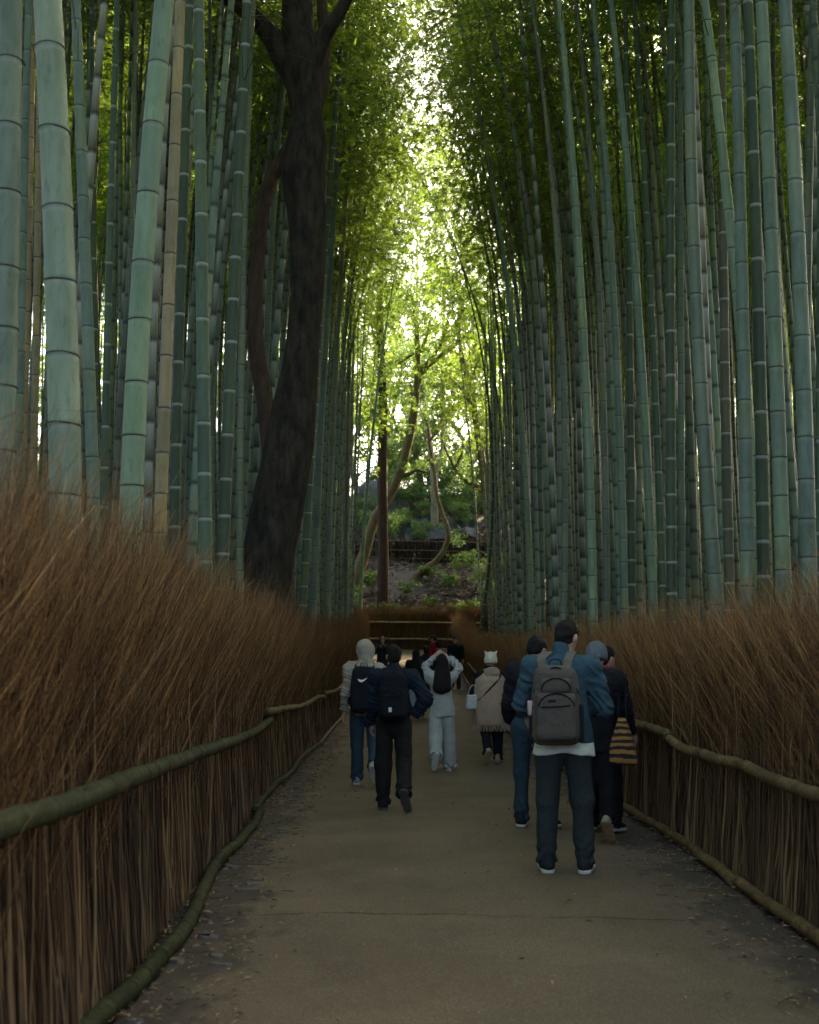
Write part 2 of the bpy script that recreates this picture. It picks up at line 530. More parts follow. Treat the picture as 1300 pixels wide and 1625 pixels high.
# ------------------------------------------------------------------ brush fences
def brush_panel_mesh(seed, height):
    """A metre of bundled brush: x along the fence, y away from the path, z up."""
    r = np.random.default_rng(seed)
    parts, rn, tw = [], [], []

    def add(P, Rr, sides, rnd, twf):
        V, f, tid, pos = tubes(P, Rr, sides)
        parts.append((V, f))
        rn.append(rnd[tid])
        tw.append(np.clip(twf[0] + (twf[1] - twf[0]) * pos, 0, 1))
    # stalks
    n = 1500
    u = r.random(n) * 1.06 - 0.03
    vv = 0.32 * r.random(n) ** 1.6
    h = height * (0.5 + 0.34 * r.random(n))
    lean = r.normal(0, 0.055, n) + 0.05 * np.sin(u * 9 + seed) + 0.03
    back = 0.13 + r.normal(0, 0.025, n)
    s = np.linspace(0, 1, 6)
    bend = r.normal(0, 0.05, n)
    P = np.stack([u[:, None] + lean[:, None] * s * h[:, None] + bend[:, None] * (s ** 2) * h[:, None] + r.normal(0, 0.006, (n, 6)),
                  vv[:, None] + back[:, None] * s * h[:, None] * 0.9 + r.normal(0, 0.006, (n, 6)),
                  s * h[:, None] - 0.03], -1)
    rad = (0.0028 + 0.0052 * r.random(n) ** 3)[:, None] * (1.05 - 0.45 * s)
    add(P, rad, 4, r.random(n), (0.0, 0.35))
    # sprays of fine twigs out of the stalk tops
    m = 1700
    k = r.integers(0, n, m)
    q = 0.45 + 0.55 * r.random(m)
    i5 = np.clip(q * 5, 0, 4.999)
    i0 = i5.astype(int)
    fr = (i5 - i0)[:, None]
    st = P[k, i0] * (1 - fr) + P[k, i0 + 1] * fr
    ln = height * (0.20 + 0.22 * r.random(m))
    bid = (np.floor(u[k] * 7 + vv[k] * 5 + r.random(m) * 0.8)).astype(int) + 2
    cl_ = r.normal(0, 0.25, 40)[bid]
    ang = 0.05 + cl_ + r.normal(0, 0.24, m)
    out = r.normal(0.03, 0.20, m)
    D = np.stack([np.sin(ang), np.sin(out), np.full(m, 1.0)], -1)
    D /= np.linalg.norm(D, axis=1, keepdims=True)
    s4 = np.linspace(0, 1, 5)
    droop = r.normal(0.06, 0.17, m) + 0.5 * cl_
    P2 = st[:, None] + D[:, None] * (s4[:, None] * ln[:, None, None])
    P2[:, :, 0] += droop[:, None] * s4 ** 2 * ln[:, None]
    P2[:, :, 1] += r.normal(-0.02, 0.10, m)[:, None] * s4 ** 2 * ln[:, None]
    over = np.maximum(P2[:, :, 2] - height * (1.0 + 0.1 * r.random(m))[:, None], 0)
    P2[:, :, 2] -= over * 0.8
    add(P2, (0.0013 + 0.0024 * r.random(m) ** 3)[:, None] * (1.1 - 0.7 * s4), 3, r.random(m), (0.35, 1.0))
    # long stray twigs standing out of the top
    m3 = 300
    k3 = r.integers(0, n, m3)
    st3 = P[k3, 4]
    a3, o3 = r.normal(0.12, 0.36, m3), r.normal(-0.05, 0.25, m3)
    D3 = np.stack([np.sin(a3), np.sin(o3), np.ones(m3)], -1)
    D3 /= np.linalg.norm(D3, axis=1, keepdims=True)
    s5 = np.linspace(0, 1, 5)
    P4 = st3[:, None] + D3[:, None] * (s5[:, None] * (height * (0.28 + 0.24 * r.random(m3)))[:, None, None])
    P4[:, :, 0] += r.normal(0.05, 0.12, m3)[:, None] * s5 ** 2
    add(P4, (0.0018 + 0.001 * r.random(m3))[:, None] * (1.1 - 0.8 * s5), 3, 0.4 + 0.6 * r.random(m3), (0.6, 1.0))
    # side shoots
    m2 = 1300
    k2 = r.integers(0, m, m2)
    st2 = P2[k2, r.integers(1, 4, m2)]
    D2 = np.stack([r.normal(0.1, 0.5, m2), r.normal(0, 0.35, m2), np.full(m2, 1.0)], -1)
    D2 /= np.linalg.norm(D2, axis=1, keepdims=True)
    s3 = np.linspace(0, 1, 3)
    P3 = st2[:, None] + D2[:, None] * (s3[:, None] * (0.10 + 0.16 * r.random(m2))[:, None, None])
    add(P3, np.full((m2, 1), 0.0011) * (1.1 - 0.6 * s3), 3, r.random(m2), (0.8, 1.0))
    V, fs = merge(parts)
    return mesh_np('brush', V, fs, m_brush, True, {'rnd': np.concatenate(rn), 'twig': np.concatenate(tw)})


PAN_H = 2.05
panels = [brush_panel_mesh(100 + i, PAN_H) for i in range(5)]


def stalk_mesh(seed):
    r = np.random.default_rng(seed)
    n = 7
    s = np.linspace(0, 1, n)
    h = 0.9 + 0.7 * r.random()
    P = np.stack([0.05 * r.normal() * s + 0.03 * r.normal() * s ** 2 + r.normal(0, 0.006, n), 0.10 * s * h + r.normal(0, 0.004, n), s * h], -1)
    V, f, _, pos = tubes(P[None], ((0.006 + 0.003 * r.random()) * (1.1 - 0.5 * s))[None], 5)
    return mesh_np('stalk', V, f, m_brush, True, {'rnd': np.full(len(V), 0.35 + 0.65 * r.random()), 'twig': pos * 0.3})


stalks = [stalk_mesh(300 + i) for i in range(12)]


def pole_mesh(pts, r0, mat_, node=0.30, sides=12, seed=0, taper=0.12):
    """A bamboo pole along a curve with raised joints."""
    r = np.random.default_rng(seed)
    c = spline(pts, 60)
    ln = np.concatenate([[0], np.cumsum(np.linalg.norm(np.diff(c, axis=0), axis=1))])
    Ltot = ln[-1]
    q, rr, dk = [0.0], [1.0], [0.0]
    z = node * (0.3 + 0.5 * r.random())
    while z < Ltot - 0.05:
        for dz, f, d in ((-0.05, 1.0, 0), (-0.016, 1.03, 0.0), (-0.004, 1.13, 0.45), (0.005, 1.07, 1.0), (0.014, 0.97, 0.5), (0.05, 1.0, 0)):
            q.append(z + dz)
            rr.append(f)
            dk.append(d)
        z += node * (0.85 + 0.3 * r.random())
    q.append(Ltot)
    rr.append(1.0)
    dk.append(0)
    q = np.clip(np.array(q), 0, Ltot)
    P = np.stack([np.interp(q, ln, c[:, i]) for i in range(3)], -1)
    P += np.stack([wob(q[:, None], 5.0, seed + i) for i in range(3)], -1) * 0.006
    rad = r0 * np.array(rr) * (1 - taper * q / Ltot)
    V, f, _, _ = tubes(P[None], rad[None], sides, True)
    return mesh_np('rail', V, f, mat_, True, {'dark': np.repeat(np.array(dk), sides)})


def ring_mesh(name, c, dirv, rad, w, mat_):
    d = np.array(dirv, float)
    d /= np.linalg.norm(d)
    s = np.array([-1, -0.6, 0, 0.6, 1])
    P = np.array(c)[None] + d[None] * (s * w)[:, None]
    V, f, _, _ = tubes(P[None], (rad * np.array([0.9, 1.0, 1.04, 1.0, 0.9]))[None], 12, True)
    return mesh_np(name, V, f, mat_)


def fence(label, edge, side, y0, y1, hscale, upper, lower, nstalk, back_off=0.02):
    """edge(y) is the path edge; side -1 / +1 says which way is away from the path."""
    root = empty('brush_fence', (float(edge(y0)), y0, 0))
    tag(root, label, 'fence', 'brush fences along the path')
    inv = -np.array(root.location)
    y, k = y0, 0
    while y < y1:
        e0, e1 = float(edge(y)), float(edge(y + 1))
        ang = math.atan2(1.0, e1 - e0)
        o = link('brush', panels[(k * 3 + (k // 5)) % 5], root)
        hs = hscale(y) * (0.96 + 0.08 * rng.random())
        sy = side * (0.95 + 0.1 * rng.random())
        ang2 = ang + rng.normal(0, 0.02)
        M = Matrix.Translation(Vector((e0 + side * back_off, y, float(gz(y)) + 0.0)) + Vector(inv)) @ Matrix.Rotation(ang2, 4, 'Z')
        # local y must point away from the path: for heading +Y, local +y is -X
        M = M @ Matrix.Diagonal((1.04, -sy, hs, 1))
        if side < 0:
            pass
        o.matrix_local = M
        o['kind'] = 'stuff'
        y += 1.0
        k += 1
    for j in range(nstalk):
        yy_ = y0 + 1.0 + (min(y1, 15) - y0 - 1) * rng.random() ** 1.3
        e = float(edge(yy_)) + side * (0.005 + 0.02 * rng.random())
        link('stalk', stalks[rng.integers(0, 12)], root, tuple(np.array([e, yy_, 0.0]) + inv),
             (rng.normal(0, 0.05), 0, math.pi / 2 + rng.normal(0, 0.3) if side < 0 else -math.pi / 2 + rng.normal(0, 0.3)))
    for pts, r0, mt in upper + lower:
        p = np.array(pts, float) + inv
        link('rail', pole_mesh(p, r0, mt, seed=int(rng.integers(0, 9999))), root)
    for pts, r0, mt in upper:
        p = np.array(pts, float) + inv
        link('binding', ring_mesh('binding', p[-1] - 0.06 * (p[-1] - p[-2]) / np.linalg.norm(p[-1] - p[-2]), p[-1] - p[-2], r0 * 1.08, 0.022, m_rope), root)
    return root


def rail_at(px, py, z):
    """Point at height z seen at the pixel."""
    a, b = at(px, py, 1.0), at(px, py, 2.0)
    dv = b - a
    tt = (z - a[2]) / dv[2]
    return a + dv * tt


UL = lambda d, dz=0.0: (float(FL(d)) + 0.035, d, 0.88 + dz + float(gz(d)))
LL = lambda d, dx=0.0: (float(FL(d)) + 0.07 + dx, d, 0.06 + float(gz(d)))
UR = lambda d, dz=0.0: (float(FR(d)) - 0.045, d, 0.80 + dz + float(gz(d)))
LR = lambda d, dx=0.0: (float(FR(d)) - 0.03 + dx, d, 0.06 + float(gz(d)))
upl = [([UL(2.2, 0.14), UL(3.6, 0.13), UL(4.5, 0.12), UL(6.5, 0.07), UL(8.5, 0.02), UL(10.5, -0.03), UL(12.2, -0.04), UL(13.2, 0.0)], 0.044, m_rail_green),
       ([UL(13.0, 0.09), UL(15.5, 0.03), UL(18.5, -0.04), UL(22, -0.02), UL(24, -0.08)], 0.040, m_rail_tan),
       ([UL(23.8, 0.0), UL(28, -0.10), UL(33, -0.10), UL(40, -0.14), UL(46, -0.12)], 0.040, m_rail_tan)]
lol = [([LL(2.2, -0.02), LL(3.6, -0.06), LL(4.8, -0.08), LL(5.8, 0.01), LL(6.8, 0.06), LL(7.9, 0.01), LL(9.0, -0.03), LL(10.4, 0.03), LL(11.4, 0.03), LL(12.0, -0.02)], 0.044, m_rail_green),
       ([LL(11.9, -0.05), LL(13.0, -0.09), LL(14.2, -0.08), LL(16, -0.02), LL(18.3, -0.06), LL(21.5, 0.0)], 0.041, m_rail_green),
       ([LL(21.4, 0.03), LL(26, 0.0), LL(33, 0.05), LL(42, 0.0), LL(50, 0.0)], 0.040, m_rail_tan)]
upr = [([UR(3.0, 0.05), UR(5.0, 0.03), UR(6.5, 0.0), UR(8.1, 0.03), UR(9.4, 0.02), UR(10.15, 0.07)], 0.042, m_rail_tan),
       ([UR(10.1, 0.10), UR(11.5, 0.12), UR(13.2, 0.06), UR(15, 0.04), UR(18, 0.08)], 0.041, m_rail_tan),
       ([UR(17.9, 0.10), UR(22, 0.04), UR(27, 0.08), UR(34, 0.02), UR(42, 0.05)], 0.040, m_rail_tan)]
lor = [([LR(2.6), LR(4.4, 0.02), LR(6.3, -0.02), LR(8.2, 0.0)], 0.042, m_rail_tan),
       ([LR(8.15, -0.02), LR(10, 0.05), LR(12.3, 0.0), LR(15, 0.02)], 0.040, m_rail_tan),
       ([LR(14.9, 0.0), LR(20, 0.02), LR(26, 0.0), LR(36, 0.02), LR(50, 0)], 0.040, m_rail_tan)]
fence('brown brush fence with mossy green bamboo rails below the dark forked tree', FL, -1, 1.6, 52.5,
      lambda y: 1.10 if y < 25 else 1.14, upl, lol, 260)
fence('brown brush fence with tan bamboo rails beside the group with the striped bag', FR, 1, 2.6, 57.0,
      lambda y: 0.95, upr, lor, 260)

# the fence that closes the end of the path
FY = 59.0
zf = float(gz(FY))
root = empty('brush_fence', (0, FY, zf))
tag(root, 'brush fence with two straw coloured rails closing the far end of path', 'fence', 'brush fences along the path')
for k in range(16):
    o = link('brush', panels[k % 5], root, (-7.5 + k * 0.98, 0.0, -0.03), (0, 0, rng.normal(0, 0.02)), (1.05, 1, 1.1 + 0.06 * rng.random()))
    o['kind'] = 'stuff'
for z in (0.55, 1.36):
    link('rail', pole_mesh([(-2.9, -0.08, z + 0.02), (-0.5, -0.09, z), (1.5, -0.08, z - 0.02), (3.6, -0.07, z - 0.04)], 0.05, m_rail_far, 0.4, 10, int(z * 100)), root)
    link('rail', pole_mesh([(-7.4, -0.08, z + 0.0), (-4.5, -0.09, z + 0.03), (-2.95, -0.08, z)], 0.045, m_rail_far, 0.4, 10, int(z * 90)), root)
for x in (-1.0, 1.15, 3.2):
    link('post', pole_mesh([(x, -0.13, -0.05), (x + 0.02, -0.12, 1.75)], 0.028, m_rail_tan, 0.35, 8, 5), root)

# ------------------------------------------------------------------ bamboo
TONES = {
    'pale green': (0.160, 0.218, 0.132), 'grey green': (0.132, 0.160, 0.104), 'blue green': (0.110, 0.160, 0.108),
    'dark green': (0.042, 0.072, 0.028), 'olive brown': (0.105, 0.093, 0.050), 'tan': (0.27, 0.195, 0.098), 'deep green': (0.068, 0.105, 0.056),
}


def culm_geo(x_of_z, y_of_z, r0, Ht, sides=12, zmax=None, seed=0, rings=True, strong=1.0, inter=1.0):
    r = np.random.default_rng(seed)
    zmax = zmax or Ht
    q, rr, pale, dark, nodes, seg = [-0.25], [1.06], [0], [0], [], [0.5]
    sg = 0.5
    z = 0.05 + 0.15 * r.random()
    while z < zmax - 0.1:
        h = (0.17 + 0.072 * min(z, 4.2)) * (0.9 + 0.2 * r.random()) * inter
        nodes.append(z)
        if rings:
            seq = ((-0.05, 1.0, 0.0, 0), (-0.022, 1.0, strong, 0), (-0.007, 1.012, strong, 0.1), (0.0, 1.055, 0.2, 1.0), (0.008, 1.02, 0, 0.6), (0.022, 1.0, 0, 0.0))
        else:
            seq = ((-0.05, 1.0, strong, 0), (0.0, 1.06, 0, 1.0), (0.05, 1.0, 0, 0.0))
        for dz, f, p_, d_ in seq:
            q.append(z + dz)
            rr.append(f)
            pale.append(p_)
            dark.append(d_)
            if dz >= 0 and f > 1.03:
                sg = r.random()
            seg.append(sg)
        z += h
    q.append(zmax)
    rr.append(1)
    seg.append(sg)
    pale.append(0)
    dark.append(0)
    q = np.array(q)
    rad = r0 * np.array(rr) * np.maximum(1 - 0.82 * np.clip(q / Ht, 0, 1) ** 1.25, 0.06)
    P = np.stack([x_of_z(q), y_of_z(q), q], -1)
    V, f, _, _ = tubes(P[None], rad[None], sides)
    culm_geo.seg = np.repeat(seg, sides)
    return V, f, np.repeat(pale, sides), np.repeat(dark, sides), nodes, rad, q


def crown_mesh(seed, Hc=10.5):
    """Leaf sprays and the bare twigs under them, on an axis from z=0 to z=Hc."""
    r = np.random.default_rng(seed)
    tiers = np.arange(-4.5, Hc, 0.34)
    tw, leaf_p, leaf_d = [], [], []
    for z in tiers:
        u = z / Hc
        nb = 2 if z < 0 else 3
        for b in range(nb):
            if z < 0 and r.random() < 0.45:
                continue
            a = r.random() * 2 * math.pi
            ln = (0.7 + 0.5 * r.random()) if z < 0 else (0.75 + 1.35 * math.sin(math.pi * min(1, 0.18 + 0.8 * u)) * (0.6 + 0.6 * r.random()))
            up = R(r.uniform(25, 55))
            s = np.linspace(0, 1, 6)
            out = ln * s * math.cos(up)
            hz = z + ln * s * math.sin(up) - (0.35 + 0.25 * r.random()) * ln * s ** 2
            pts = np.stack([out * math.cos(a), out * math.sin(a), hz], -1)
            tw.append(pts)
            if z < 0:
                if r.random() < 0.75 or z < -1.5:
                    continue
                nl = 14
            else:
                nl = int(34 * (0.6 + 0.7 * r.random()) * (1.0 if u < 0.8 else 0.7))
            ns_ = max(2, nl // 7)                               # leaves hang in fans from the side twigs
            s_ = 0.2 + 0.8 * np.sqrt(r.random(ns_))
            i5 = np.clip(s_ * 5, 0, 4.99)
            i0 = i5.astype(int)
            fr = (i5 - i0)[:, None]
            ctr = pts[i0] * (1 - fr) + pts[i0 + 1] * fr + r.normal(0, 0.17, (ns_, 3)) * (0.4 + s_[:, None]) - np.array([0, 0, 0.06])
            fan = np.stack([math.cos(a) * 0.7 + r.normal(0, 0.6, ns_), math.sin(a) * 0.7 + r.normal(0, 0.6, ns_), r.normal(-0.55, 0.35, ns_)], -1)
            w_ = r.integers(0, ns_, nl)
            leaf_p.append(ctr[w_] + r.normal(0, 0.035, (nl, 3)))
            leaf_d.append(fan[w_] + r.normal(0, 0.42, (nl, 3)))
    P = np.concatenate(leaf_p)
    D = np.concatenate(leaf_d)
    D /= np.linalg.norm(D, axis=1, keepdims=True)
    leaf = leaves_mesh(P, D, r, 0.155, 0.030, m_bleaf)
    V, f, _, _ = tubes(np.array(tw), np.repeat((0.009 - 0.006 * np.linspace(0, 1, 6))[None], len(tw), 0), 3)
    return leaf, mesh_np('twigs', V, f, m_btwig)


def leaves_mesh(P, D, r, ln, wd, m, name='foliage'):
    n = len(P)
    ll = ln * (0.7 + 0.6 * r.random(n))[:, None]
    ww = wd * (0.7 + 0.6 * r.random(n))[:, None]
    side = np.cross(D, r.normal(size=(n, 3)))
    side /= np.linalg.norm(side, axis=1, keepdims=True) + 1e-9
    nor = np.cross(D, side)
    V = np.stack([P, P + D * ll * 0.4 + side * ww * 0.5 + nor * ll * 0.04, P + D * ll, P + D * ll * 0.4 - side * ww * 0.5 + nor * ll * 0.04], 1).reshape(-1, 3)
    i = np.arange(n)[:, None] * 4
    Fq = i + np.array([[0, 1, 2, 3]])
    return mesh_np(name, V, Fq, m, False, {'rnd': np.repeat(r.random(n), 4)})


crowns = [crown_mesh(500 + i) for i in range(6)]

# joint ring shared by the culms near the camera
s_ = np.array([-0.5, -0.2, 0.0, 0.2, 0.5]) * 0.014
Vr, fr_, _, _ = tubes(np.stack([np.zeros(5), np.zeros(5), s_], -1)[None], np.array([[1.0, 1.06, 1.085, 1.06, 1.0]]), 24)
ring_me = mesh_np('node_ring', Vr, fr_, m_node)
placed = []           # (x, y, r) of every culm
bcount = [0]


def bamboo(base, xz, yz, r0, Ht, tone, label, group, seed, near=False, crown_z=None, inter=1.0, bush=1, wide=1.0):
    """xz, yz: functions of height giving the offset from the base."""
    bx, by = base
    root = empty('bamboo', (bx, by, float(hill_z(bx, by))))
    tag(root, label, 'bamboo', group)
    white = tone in ('dark green', 'deep green', 'olive brown')
    V, f, pale, dark, nodes, rad, q = culm_geo(xz, yz, r0, Ht, 24 if near else 10, Ht, seed, near, 1.0 if white else 0.25, inter)
    if near:
        dark = dark * 0.5
    o = link('culm', mesh_np('culm', V, f, m_culm, True, {'pale': pale, 'dark': dark, 'seg': culm_geo.seg}), root)
    c = np.array(TONES[tone]) * (0.88 + 0.24 * rng.random())
    c = c * (1 + rng.normal(0, 0.04, 3))
    o.color = (*c, 1)
    if near:
        for z in nodes:
            if z < 0.4 or z > 9:
                continue
            rr = float(np.interp(z, q, rad))
            tx = float(xz(np.array([z + .1]))[0] - xz(np.array([z - .1]))[0]) / 0.2
            link('node_ring', ring_me, root, (float(xz(np.array([z]))[0]), float(yz(np.array([z]))[0]), z), (0, math.atan(tx), rng.random() * 6), (rr / 1.055, rr / 1.055, 1.0 if not white else 0.8))
    cz = crown_z or Ht * 0.5
    z0, z1 = cz, Ht
    p0 = Vector((float(xz(np.array([z0]))[0]), float(yz(np.array([z0]))[0]), z0))
    p1 = Vector((float(xz(np.array([z1]))[0]), float(yz(np.array([z1]))[0]), z1))
    d = (p1 - p0)
    sc = d.length / 10.5
    lf, tg = crowns[seed % 6]
    rot = d.to_track_quat('Z', 'Y').to_matrix().to_4x4() @ Matrix.Rotation(random.random() * 6.28, 4, 'Z')
    for nm, me, tw_a in [('foliage', lf, 0), ('twigs', tg, 0)] + [('foliage', crowns[(seed + q_) % 6][0], 2.1 * q_) for q_ in range(1, bush)]:
        ob = link(nm, me, root)
        ob.matrix_local = Matrix.Translation(p0) @ rot @ Matrix.Rotation(tw_a, 4, 'Z') @ Matrix.Diagonal((wide, wide, sc, 1))
        ob['kind'] = 'stuff'
    placed.append((bx, by, r0))
    return root


# culms one can name: (pixel points up the stem), width in px, diameter in m, tone, label
T1 = 'on the dark tree\'s side'
PROM = [
    ([(3, 700), (12, 350), (18, 0)], 46, .175, 'grey green', 'thick blurred grey green bamboo culm at the very edge of the frame'),
    ([(104, 750), (90, 300), (75, 0)], 55, .180, 'pale green', 'thickest pale green bamboo culm rising from the brush nearest the camera'),
    ([(30, 600), (36, 200), (40, 0)], 17, .12, 'blue green', 'thin blue green culm tucked beside the thickest pale culm'),
    ([(37, 700), (45, 400), (52, 50)], 13, .105, 'tan', 'thin tan culm with darker joints behind the thickest pale culm'),
    ([(54, 700), (58, 400), (61, 50)], 13, .10, 'tan', 'sunlit golden tan culm touching the thickest pale culm'),
    ([(147, 750), (130, 300), (118, 0)], 22, .135, 'blue green', 'blue green culm leaning just beside the thickest pale culm'),
    ([(152, 700), (149, 300), (146, 0)], 11, .10, 'dark green', 'slim dark culm between the two pale leaning culms'),
    ([(166, 750), (175, 400), (188, 0)], 14, .11, 'deep green', 'slim dusky culm leaning between the two thick pale culms'),
    ([(206, 600), (212, 200), (216, 0)], 11, .10, 'grey green', 'slim grey culm half hidden by the second pale culm'),
    ([(207, 850), (225, 450), (260, 0)], 40, .17, 'pale green', 'second thick pale green culm leaning toward the dark tree'),
    ([(254, 830), (268, 470), (287, 0)], 22, .118, 'tan', 'dead tan brown culm crossing beside second thick pale culm'),
    ([(277, 840), (287, 450), (302, 0)], 19, .14, 'dark green', 'glossy dark green culm with white joints behind the dead tan culm'),
    ([(326, 850), (320, 400), (315, 0)], 24, .15, 'deep green', 'straight dull green culm midway between dead tan culm and dark tree'),
    ([(337, 850), (336, 400), (334, 0)], 10, .10, 'blue green', 'thin blue green culm beside the straight dull green one'),
    ([(354, 880), (372, 450), (393, 0)], 22, .16, 'dark green', 'dark green white jointed culm passing under the forked limb'),
    ([(381, 850), (386, 450), (402, 0)], 13, .12, 'grey green', 'slim grey culm directly against the dark tree trunk'),
    ([(420, 620), (436, 300), (450, 120)], 13, .15, 'blue green', 'pale blue green culm seen between dark tree and its leaning stem'),
    ([(484, 900), (512, 450), (545, 30)], 15, .145, 'deep green', 'green culm hugging the outer edge of the dark tree trunk'),
    ([(498, 940), (520, 500), (537, 250)], 13, .125, 'blue green', 'slender blue green culm just past the dark tree'),
    ([(520, 960), (541, 450), (560, 200)], 10, .12, 'pale green', 'slender pale culm past the dark tree leaning over the path'),
    ([(572, 960), (607, 560), (641, 360)], 10, .13, 'pale green', 'pale culm leaning strongly over path before the red trunk'),
    ([(549, 970), (556, 500), (562, 330)], 9, .13, 'grey green', 'upright grey culm near the end of dark tree thicket'),
    ([(770, 960), (770, 640), (752, 470), (700, 335)], 6, .11, 'dark green', 'thin dark culm arching alone across the opening'),
    ([(842, 960), (815, 560), (790, 320), (735, 60)], 11, .125, 'pale green', 'pale culm bending out over the path below the sky gap'),
    ([(895, 950), (892, 550), (875, 280), (843, 0)], 11, .12, 'grey green', 'slim leaning grey culm behind the man with the backpack'),
    ([(942, 960), (928, 600), (915, 300), (888, 0)], 15, .135, 'pale green', 'pale culm curving above the man in blue jacket'),
    ([(962, 950), (955, 550), (937, 250), (915, 0)], 12, .125, 'grey green', 'slim grey culm above the grey beanie'),
    ([(990, 960), (983, 600), (962, 300), (943, 0)], 14, .13, 'blue green', 'blue green culm rising above the striped bag'),
    ([(1003, 960), (1000, 600), (998, 300), (993, 0)], 14, .14, 'dark green', 'upright dark culm crossed by a leaning blue green culm'),
    ([(1037, 960), (1018, 600), (998, 280), (968, 0)], 16, .14, 'blue green', 'leaning blue green culm crossing an upright dark one'),
    ([(1052, 960), (1040, 600), (1027, 330), (1008, 0)], 13, .13, 'deep green', 'dull green culm leaning behind the white jointed column'),
    ([(1066, 930), (1065, 450), (1067, 0)], 18, .145, 'dark green', 'straight dark green column of bamboo with bright white joints'),
    ([(1136, 930), (1105, 480), (1092, 0)], 24, .155, 'grey green', 'broad mottled grey green culm near the white jointed column'),
    ([(1082, 930), (1080, 500), (1078, 0)], 13, .13, 'blue green', 'slim blue green culm between white jointed column and mottled culm'),
    ([(1197, 780), (1175, 520), (1150, 250), (1120, 0)], 20, .135, 'pale green', 'pale culm slanting diagonally across its broad neighbours'),
    ([(1157, 900), (1150, 500), (1148, 250)], 18, .15, 'olive brown', 'brownish white jointed culm under the diagonal pale one'),
    ([(1187, 930), (1178, 480), (1164, 0)], 24, .15, 'blue green', 'broad blue green culm crossed by the diagonal pale one'),
    ([(1212, 900), (1203, 480), (1186, 0)], 22, .14, 'dark green', 'almost black green culm with fine white joints among broad pale ones'),
    ([(1243, 940), (1230, 480), (1213, 0)], 26, .15, 'blue green', 'broad blue green culm next to the almost black one'),
    ([(1284, 920), (1267, 430), (1242, 0)], 28, .15, 'blue green', 'broadest blue green culm at the outer end of its row'),
    ([(1277, 700), (1283, 300), (1290, 0)], 18, .14, 'grey green', 'grey green culm behind the broadest one at row end'),
    ([(1232, 700), (1229, 300), (1226, 0)], 12, .12, 'deep green', 'narrow shaded culm squeezed between two broad blue green ones'),
    ([(1305, 920), (1306, 430), (1306, 0)], 24, .15, 'deep green', 'dull green culm cut by the frame edge beside the broadest one'),
]
prom_cols = []
for i, (pts, w, D, tone, lab) in enumerate(PROM):
    d = F * D / w
    p0x = (pts[0][0] - W / 2) / F
    while (p0x * d > float(FL(d)) - 0.40) if p0x < 0 else (p0x * d < float(FR(d)) + 0.42):
        d += 0.25
        if d > 57:
            break
    D = min(w * d / F, 0.185)
    wp = np.array([at(px, py, d) for px, py in pts])
    side = -1 if wp[0, 0] < 0 else 1
    lim = (float(FL(d)) - 0.42) if side < 0 else (float(FR(d)) + 0.45)
    xb = wp[:, 0]
    deg = min(2, len(pts) - 1)
    co = np.polyfit(wp[:, 2], xb, deg)
    zt = wp[:, 2].max()
    g0 = float(gz(d))
    zlo = wp[:, 2].min()
    dco = np.polyder(co)

    def xabs(z, co=co, zt=zt, dco=dco, g0=g0, zlo=zlo):
        z = z + g0
        sl = float(np.clip(np.polyval(dco, zt), -0.16, 0.16))
        sl0 = float(np.polyval(dco, zlo))
        zc = np.clip(z, zlo, zt)
        zz = np.maximum(z - zt, 0)
        return np.polyval(co, zc) + sl * zz + sl0 * np.minimum(z - zlo, 0)
    x0 = float(xabs(np.array([0.0]))[0])
    xz = lambda z, xabs=xabs, x0=x0: xabs(z) - x0
    yl = rng.normal(0, 0.008)
    yz = lambda z, yl=yl: yl * (z - 3)
    Ht = 20 + 3 * rng.random()
    arch = 'arching' in lab
    if arch:
        Ht = 16
    bamboo((x0, d), xz, yz, D / 2, Ht, tone, lab, 'tall bamboo culms lining the path', 900 + i, True, Ht * 0.62 if arch else min(Ht - 6, max(12.0, EYE + 0.60 * d + 2.2)),
           1.15 if tone in ('dark green', 'deep green') else 1.0)
    for px, py in pts:
        prom_cols.append((px, w * 0.5, d))

# the rest of the grove
prom_base = np.array([(p[0], p[1]) for p in placed])
fill = []
tries = 0
while len(fill) < 1350 and tries < 90000:
    tries += 1
    side = -1 if rng.random() < 0.48 else 1
    y = 7 + 53 * rng.random() ** 0.9
    off = 0.5 + 15 * rng.random() ** 1.35
    x = (float(FL(y)) - off) if side < 0 else (float(FR(y)) + off)
    if abs(x) / y > 0.60 and y < 30:
        continue
    if side > 0 and off < 0.5 + 0.032 * max(0, y - 20):
        continue
    if side < 0 and y > 50 and off < 0.8:
        continue
    px = W / 2 + F * x / y
    # keep the named culms in front
    if px > -60 and px < 1360 and any(abs(px - c[0]) < c[1] + 8 and y < c[2] + 1.0 for c in prom_cols):
        continue
    if px > -60 and px < 1360 and y < 13:
        continue
    if side < 0 and y < 19.5 and 340 < px < 530:
        continue
    if math.hypot(x + 2.1, y - 18) < 0.9:
        continue
    if any((x - a) ** 2 + (y - b) ** 2 < 0.36 ** 2 for a, b in fill) or np.min((prom_base[:, 0] - x) ** 2 + (prom_base[:, 1] - y) ** 2) < 0.2:
        continue
    fill.append((x, y))


def score(p):
    x, y = p
    px = abs(F * x / y)
    return (y + 3.0 * max(0, abs(x - 0.3) - 3.5)) + (200 if px > 720 else 0)


